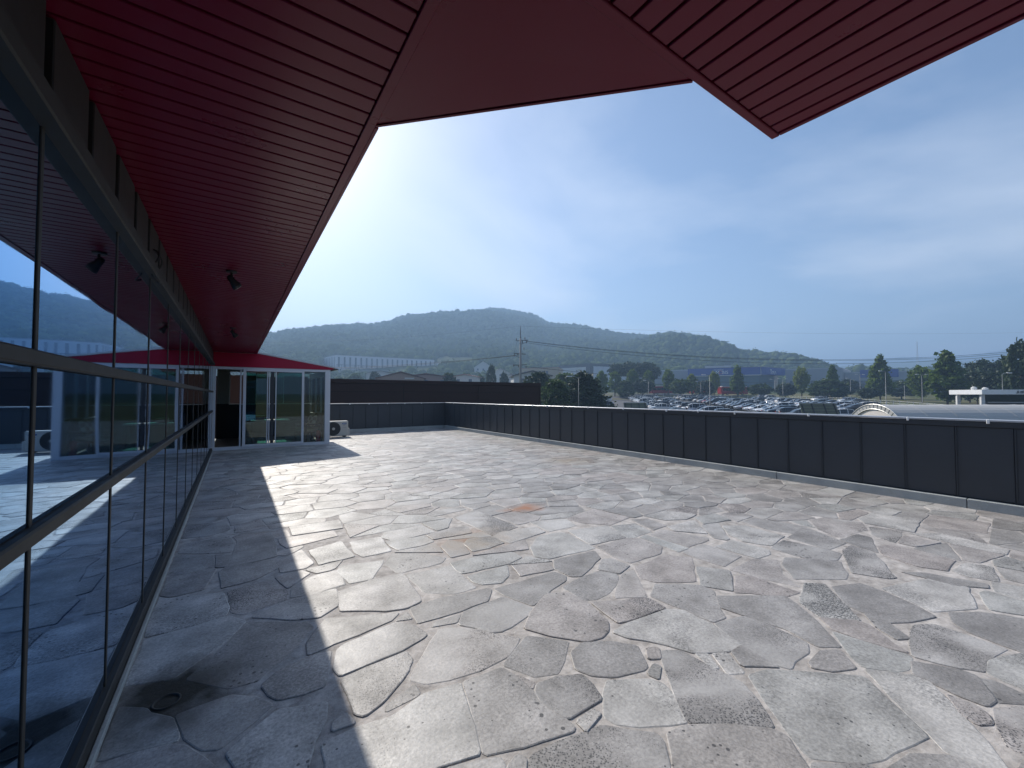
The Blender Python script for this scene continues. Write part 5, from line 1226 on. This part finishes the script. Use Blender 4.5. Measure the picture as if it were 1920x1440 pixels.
# blue factory with lettering
A, C, B = bear(1290, 248), bear(1428, 230), bear(1473, 244); zt = hgt(688, 230); zm = hgt(702, 230); o = empty('blue_factory', (C.x, C.y, 3)); tag(o, 'blue clad factory with white lettering facing the car park', 'factory')
block(A, C, B, zm, zt, M_blue, o); l1, l2 = flen(A, C), flen(C, B)
ain, cin, bin_ = A.lerp(A + B - C, .1), C.lerp(A + B - C, .06), B.lerp(A + B - C, .1)
block(ain, cin, bin_, 0, zm - .02, M_teal, o, 'lower_wall')
for k in range(9): strip(A, C, l1 * k / 9 + .06, l1 * (k + 1) / 9 - .06, zm + .1, zt - .1, 0, .1).build('panel', M_blue, o)
for k in range(6): strip(C, B, l2 * k / 6 + .06, l2 * (k + 1) / 6 - .06, zm + .1, zt - .1, 0, .1).build('panel', M_blue, o)
strip(A, C, 0, l1, zm - .45, zm - .02, -.1, .35).build('canopy_edge', M_rend, o)
strip(C, C.lerp(A, .02), 0, .35, zm, zt, 0, .2).build('corner_trim', M_grey, o)
for k in range(10): strip(ain, cin, 1 + (l1 - 4) * k / 10, 1 + (l1 - 4) * (k + 1) / 10 - .2, 3, zm - 1.0, 0, .1).build('window', M_teal, o)
su = lambda u: l1 * (u - 1290) / 138.0
letters('HYUNDAI', A, C, su(1341), zm + 2.75, 1.15, .16, M_sign_w, o); letters('M', A, C, su(1344.5), zm + .7, 2.7, .16, M_sign_w, o); letters('O', A, C, su(1350.4), zm + .7, 2.7, .16, M_sign_r, o); letters('BIS', A, C, su(1356.2), zm + .7, 2.7, .16, M_sign_w, o)
letters('현대', C, B, l2 * .34, zm + 2.6, 1.0, .16, M_sign_w, o); letters('모비스', C, B, l2 * .36, zm + .6, 2.4, .16, M_sign_w, o)
p = C.lerp(A, .42) + (A + B - 2 * C).normalized() * 8; ro = MB().box(-7, 7, -2, 2, 0, 1.7, c=(p.x, p.y, zt), rz=math.atan2((C - A).y, (C - A).x)).build('roof_unit', M_roofp, o)
p = C.lerp(B, .4) + (A + B - 2 * C).normalized() * 6; MB().box(-4.5, 4.5, -2, 2, 0, .9, c=(p.x, p.y, zt), rz=math.atan2((B - C).y, (B - C).x)).build('roof_unit', M_roofp, o)
block(A, C, B, zt + .02, zt + .25, M_dgrey, o, 'roof')
# grey extension and low long factory at the right
A, C, B = bear(1474, 245), bear(1580, 232), bear(1596, 262); zt = hgt(692, 240); o = empty('grey_factory', (C.x, C.y, 3)); tag(o, 'grey factory with dark loading bays adjoining the blue factory on its right', 'factory')
block(A, C, B, 0, zt, M_grey, o); block(A, C, B, zt + .02, zt + .35, M_roofp, o, 'roof'); ln = flen(A, C)
for k in range(11): strip(A, C, ln * k / 11 + .1, ln * (k + 1) / 11 - .1, hgt(713, 240), zt - .3, 0, .12).build('panel', M_grey, o)
for k in range(5): strip(A, C, 2 + ln * k / 5.3, ln * (k + 1) / 5.3 - 1, 2.5, hgt(714, 240), 0, .05).build('loading_door', M_dgrey, o)
A, C, B = bear(1584, 236), bear(1760, 214), bear(1790, 250); zt = hgt(697, 225); o = empty('grey_factory', (C.x, C.y, 3)); tag(o, 'low long grey factory seen between the conical trees at right', 'factory')
block(A, C, B, 0, zt, M_grey, o); block(A, C, B, zt + .02, zt + .35, M_roofp, o, 'roof'); ln = flen(A, C)
for k in range(14): strip(A, C, ln * k / 14 + .1, ln * (k + 1) / 14 - .1, hgt(712, 225), zt - .3, 0, .12).build('panel', M_grey, o)
strip(A, C, ln * .18, ln * .6, hgt(707, 225), zt + 1.4, .13, .4).build('sign_band', M_blue, o); strip(A, C, 0, ln, 1, hgt(713, 225), 0, .06).build('plinth', M_dgrey, o)

# ------------------------------------------------------------------ gatehouse
C = bear(1841, 42); gz = ground_z(C.x, C.y)
def u_of(p): d = Vector((p.x, p.y, 0)); return 960 + FOC * d.dot(RH) / d.dot(FH)
dl, dr_ = Vector((.62, .785, 0)), Vector((.785, -.62, 0)); Lg = 1.0
while u_of(C + dl * Lg) > 1780: Lg += .05
A = C + dl * Lg; B = C + dr_ * 16; zt, zm = hgt(730.5, 42), hgt(739.5, 42)
o = empty('gatehouse', (C.x, C.y, gz)); tag(o, 'low gatehouse with white flat roof edge and dark windows at right', 'gatehouse')
block(A, C, B, zm, zt, simple('white fascia paint', (.8, .8, .79), .5), o, 'roof')
ins = (A + B - 2 * C).normalized()
ci, ai, bi = C + dl * 1.0 + dr_ * 1.0, A - dl * .6 + dr_ * 1.0, B + dl * 1.0
block(C + dl * 1.3 + dr_ * 1.0, C + dl * 1.3 + dr_ * 1.0, C + dl * 1.3 + dr_ * 1.0, gz, gz + .1, M_conc, o, 'base')
q0 = C + dr_ * 1.2 + dl * .8; q1 = A + dr_ * 1.2 - dl * 2.2; q2 = B + dl * .8
block(q1, q0, q2, gz, hgt(755, 42), M_dgrey, o, 'lower_wall'); block(q1.lerp(q0, .02), q0.lerp(q1 + q2 - q0, .01), q2, hgt(755, 42) + .01, zm - .01, M_cglass, o, 'glazing')
strip(q0, q2, 5.2, 15, gz, zm - .01, .0, .12).build('wall_panel', M_grey, o)
strip(q0, q2, 0, 15.5, hgt(755, 42), hgt(753.8, 42), .12, .35).build('counter', M_rend, o)
for pt_ in (A + dr_ * .25 - dl * .7, C + dl * .35 + dr_ * .35):
    MB().box(-.14, .14, -.14, .14, gz, zm, c=(pt_.x, pt_.y, 0), rz=.6).build('column', M_rend, o)
a_, d_, n_, ln = wall_frame(C, B)                    # unreadable sign: three groups of dark characters
rs_ = random.Random(2); s = 3.2
for k in range(7):
    if k == 3: s += .35
    if k == 6: s += .35
    m = strip(C, B, s, s + .32, zm + .12, zm + .17, 0, .03)
    for (sa, sb, za, zc) in ((.0, .05, .05, .30), (.1, .3, .2, .25), (.12, .17, .05, .32), (.24, .29, .1, .34)):
        if rs_.random() < .85: q_ = strip(C, B, s + sa, s + sb, zm + za + .05, zm + zc + .05, .001 * k, .03); m.add(q_.v, q_.f)
    m.build('sign_character', M_dgrey, o); s += .42
for k, (s, h) in enumerate(((1.2, .35), (2.3, .28))): p = C + dr_ * s + dl * 2; MB().lathe([(.22, 0), (.25, h * .6), (.1, h)], c=(p.x, p.y, zt), n=10).build('roof_vent', M_rend, o)

# ------------------------------------------------------------------ barrel vaulted roof beside the terrace
VL0, VL1, VQ, VR, VW, VT = 19.5, 46.0, 22.05, 1.86, 1.8, 1.07        # runs parallel to the picture plane
M_poly = simple('grey polycarbonate sheet', (.42, .415, .40), .55, 0, .3, .07, .8); M_pale = simple('pale steel', (.5, .5, .48), .4, .3)
vo = lq(VL0, VQ, ground_z(*lq(VL0, VQ)[:2])); vg = vo.z
o = empty('vaulted_roof', vo, -YAW); tag(o, 'grey barrel vaulted shelter roof rising behind the right parapet', 'shelter')
amax = math.asin(VW / VR); zc = VT - VR - vg; nseg = 20; n = nseg + 1
def arc(rad, k): a = -amax + 2 * amax * k / nseg; return (rad * math.sin(a), zc + rad * math.cos(a))   # (y, z) in the roof's own frame, x along it
x0_ = 0.0
while x0_ < VL1 - VL0:
    x1_ = x0_ + 1.5; P = []
    for rad in (VR - .02, VR):
        for x in (x0_ + .003, x1_ - .003):
            for k in range(n): y_, z = arc(rad, k); P.append((x, y_, z))
    F = [(2 * n + k + 1, 2 * n + k, 3 * n + k, 3 * n + k + 1) for k in range(nseg)] + [(k, k + 1, n + k + 1, n + k) for k in range(nseg)] + [(k + 1, k, 2 * n + k, 2 * n + k + 1) for k in range(nseg)] + [(n + k, n + k + 1, 3 * n + k + 1, 3 * n + k) for k in range(nseg)]
    MB().add(P, F).build('roof_sheet', M_poly, o, world=False)
    m = MB(); m.tube([(x1_, arc(VR, k)[0], arc(VR, k)[1]) for k in range(n)], .012, 5, False); m.build('rib', M_poly, o, world=False); x0_ = x1_
P = []
for rad in (VR - .22, VR + .02):
    for x in (-.06, -.01):
        for k in range(n): y_, z = arc(rad, k); P.append((x, y_, z))
MB().add(P, [(k, k + 1, n + k + 1, n + k) for k in range(nseg)] + [(2 * n + k + 1, 2 * n + k, 3 * n + k, 3 * n + k + 1) for k in range(nseg)] + [(k + 1, k, 2 * n + k, 2 * n + k + 1) for k in range(nseg)] + [(n + k, n + k + 1, 3 * n + k + 1, 3 * n + k) for k in range(nseg)]).build('end_arch', M_poly, o, world=False)
for k in range(0, nseg + 1):
    (y0_, z0), (y1_, z1_) = arc(VR - .20, k), arc(VR + .005, k); MB().tube([(-.07, y0_, z0), (-.07, y1_, z1_)], .012, 4).build('arch_stud', M_pale, o, world=False)
for rad in (VR - .23, VR + .025): MB().tube([(-.07, arc(rad, k)[0], arc(rad, k)[1]) for k in range(n)], .022, 6).build('arch_rim', M_pale, o, world=False)
pan = [arc(VR - .25, k) for k in range(n)]; m_ = len(pan)
MB().add([(-.02, y_, z) for y_, z in pan] + [(.0, y_, z) for y_, z in pan], [tuple(range(m_)), tuple(range(2 * m_ - 1, m_ - 1, -1))] + [(i, m_ + i, m_ + (i + 1) % m_, (i + 1) % m_) for i in range(m_)]).build('end_panel', simple('cream panel', (.62, .58, .54), .6), o, world=False)
for x in [.2 + 4.4 * k for k in range(7)]:
    for s_ in (-1, 1): MB().tube([(x, s_ * (VW - .05), 0), (x, s_ * (VW - .05), arc(VR, 0)[1])], .05, 8).build('post', M_pale, o, world=False)
for s_ in (-1, 1): MB().bbox(0, VL1 - VL0, s_ * VW - .07, s_ * VW + .07, arc(VR, 0)[1] - .12, arc(VR, 0)[1]).build('gutter', M_pale, o, world=False)

# ------------------------------------------------------------------ tilted panels on posts
def tilted(u0, u1, v0, v1, q, label):
    p = bear((u0 + u1) / 2, q); wid = (u1 - u0) / FOC * q; zt_, zb_ = hgt(v0, q), hgt(v1, q); gz_ = ground_z(p.x, p.y)
    o = empty('solar_panel', (p.x, p.y, gz_), ang - .12); tag(o, label, 'solar panel', 'tilted panels on posts'); w = wid / 2; t0, t1 = zt_ - gz_, zb_ - gz_
    gp = MATS.get('olive panel back') or simple('olive panel back', (.14, .15, .10), .5); lean = (t0 - t1) * .55
    def pl(s0, s1, f0, f1, d0, d1):                       # s along, f up the slope, d thickness
        P = []
        for f in (f0, f1):
            for d_ in (d0, d1):
                for s in (s0, s1): P.append((s, lean * (f - .5) + d_, t1 + (t0 - t1) * f))
        return MB().add(P, [(0, 1, 3, 2), (4, 6, 7, 5), (0, 4, 5, 1), (2, 3, 7, 6), (0, 2, 6, 4), (1, 5, 7, 3)])
    for k in range(4):
        for f in range(2): pl(-w + wid * k / 4 + .006, -w + wid * (k + 1) / 4 - .006, f * .5 + .006, f * .5 + .494, .0, .04).build('panel', gp, o, world=False)
    pl(-w, w, .965, 1.0, -.04, .05).build('top_rail', M_pale, o, world=False)
    for f in (.25, .5, .75): pl(-w, w, f - .015, f + .015, -.05, -.005).build('rail', M_steel, o, world=False)
    for s in (-w + .2, -w * .33, w * .33, w - .2): pl(s - .03, s + .03, 0, .96, -.06, -.001).build('strut', M_steel, o, world=False)
    for s in (-w + .3, w - .3): MB().tube([(s, .05, 0), (s, .05, t1 + (t0 - t1) * .45)], .05, 6).build('post', M_steel, o, world=False)
tilted(1503, 1567, 755.5, 777, 36, 'tilted panel with framed back standing just beyond the right parapet'); tilted(1170, 1212, 754.5, 772, 47, 'smaller tilted panel with framed back beside the drive')
# drive marking and kerb line beside the first row
# ================================================================== HAZE
M_haze = bpy.data.materials.new('summer haze'); M_haze.use_nodes = True; t = M_haze.node_tree; t.nodes.clear()
pv = N(t, 'ShaderNodeVolumePrincipled'); pv.inputs['Color'].default_value = (.43, .66, 1.0, 1); pv.inputs['Density'].default_value = .00094; pv.inputs['Anisotropy'].default_value = .24
L(t, pv.outputs[0], N(t, 'ShaderNodeOutputMaterial').inputs['Volume'])
tag(MB().box(-4600, 4600, -4600, 4600, -5, 232).build('haze', M_haze), 'thin pale blue summer haze over the whole valley', 'haze', kind='stuff')
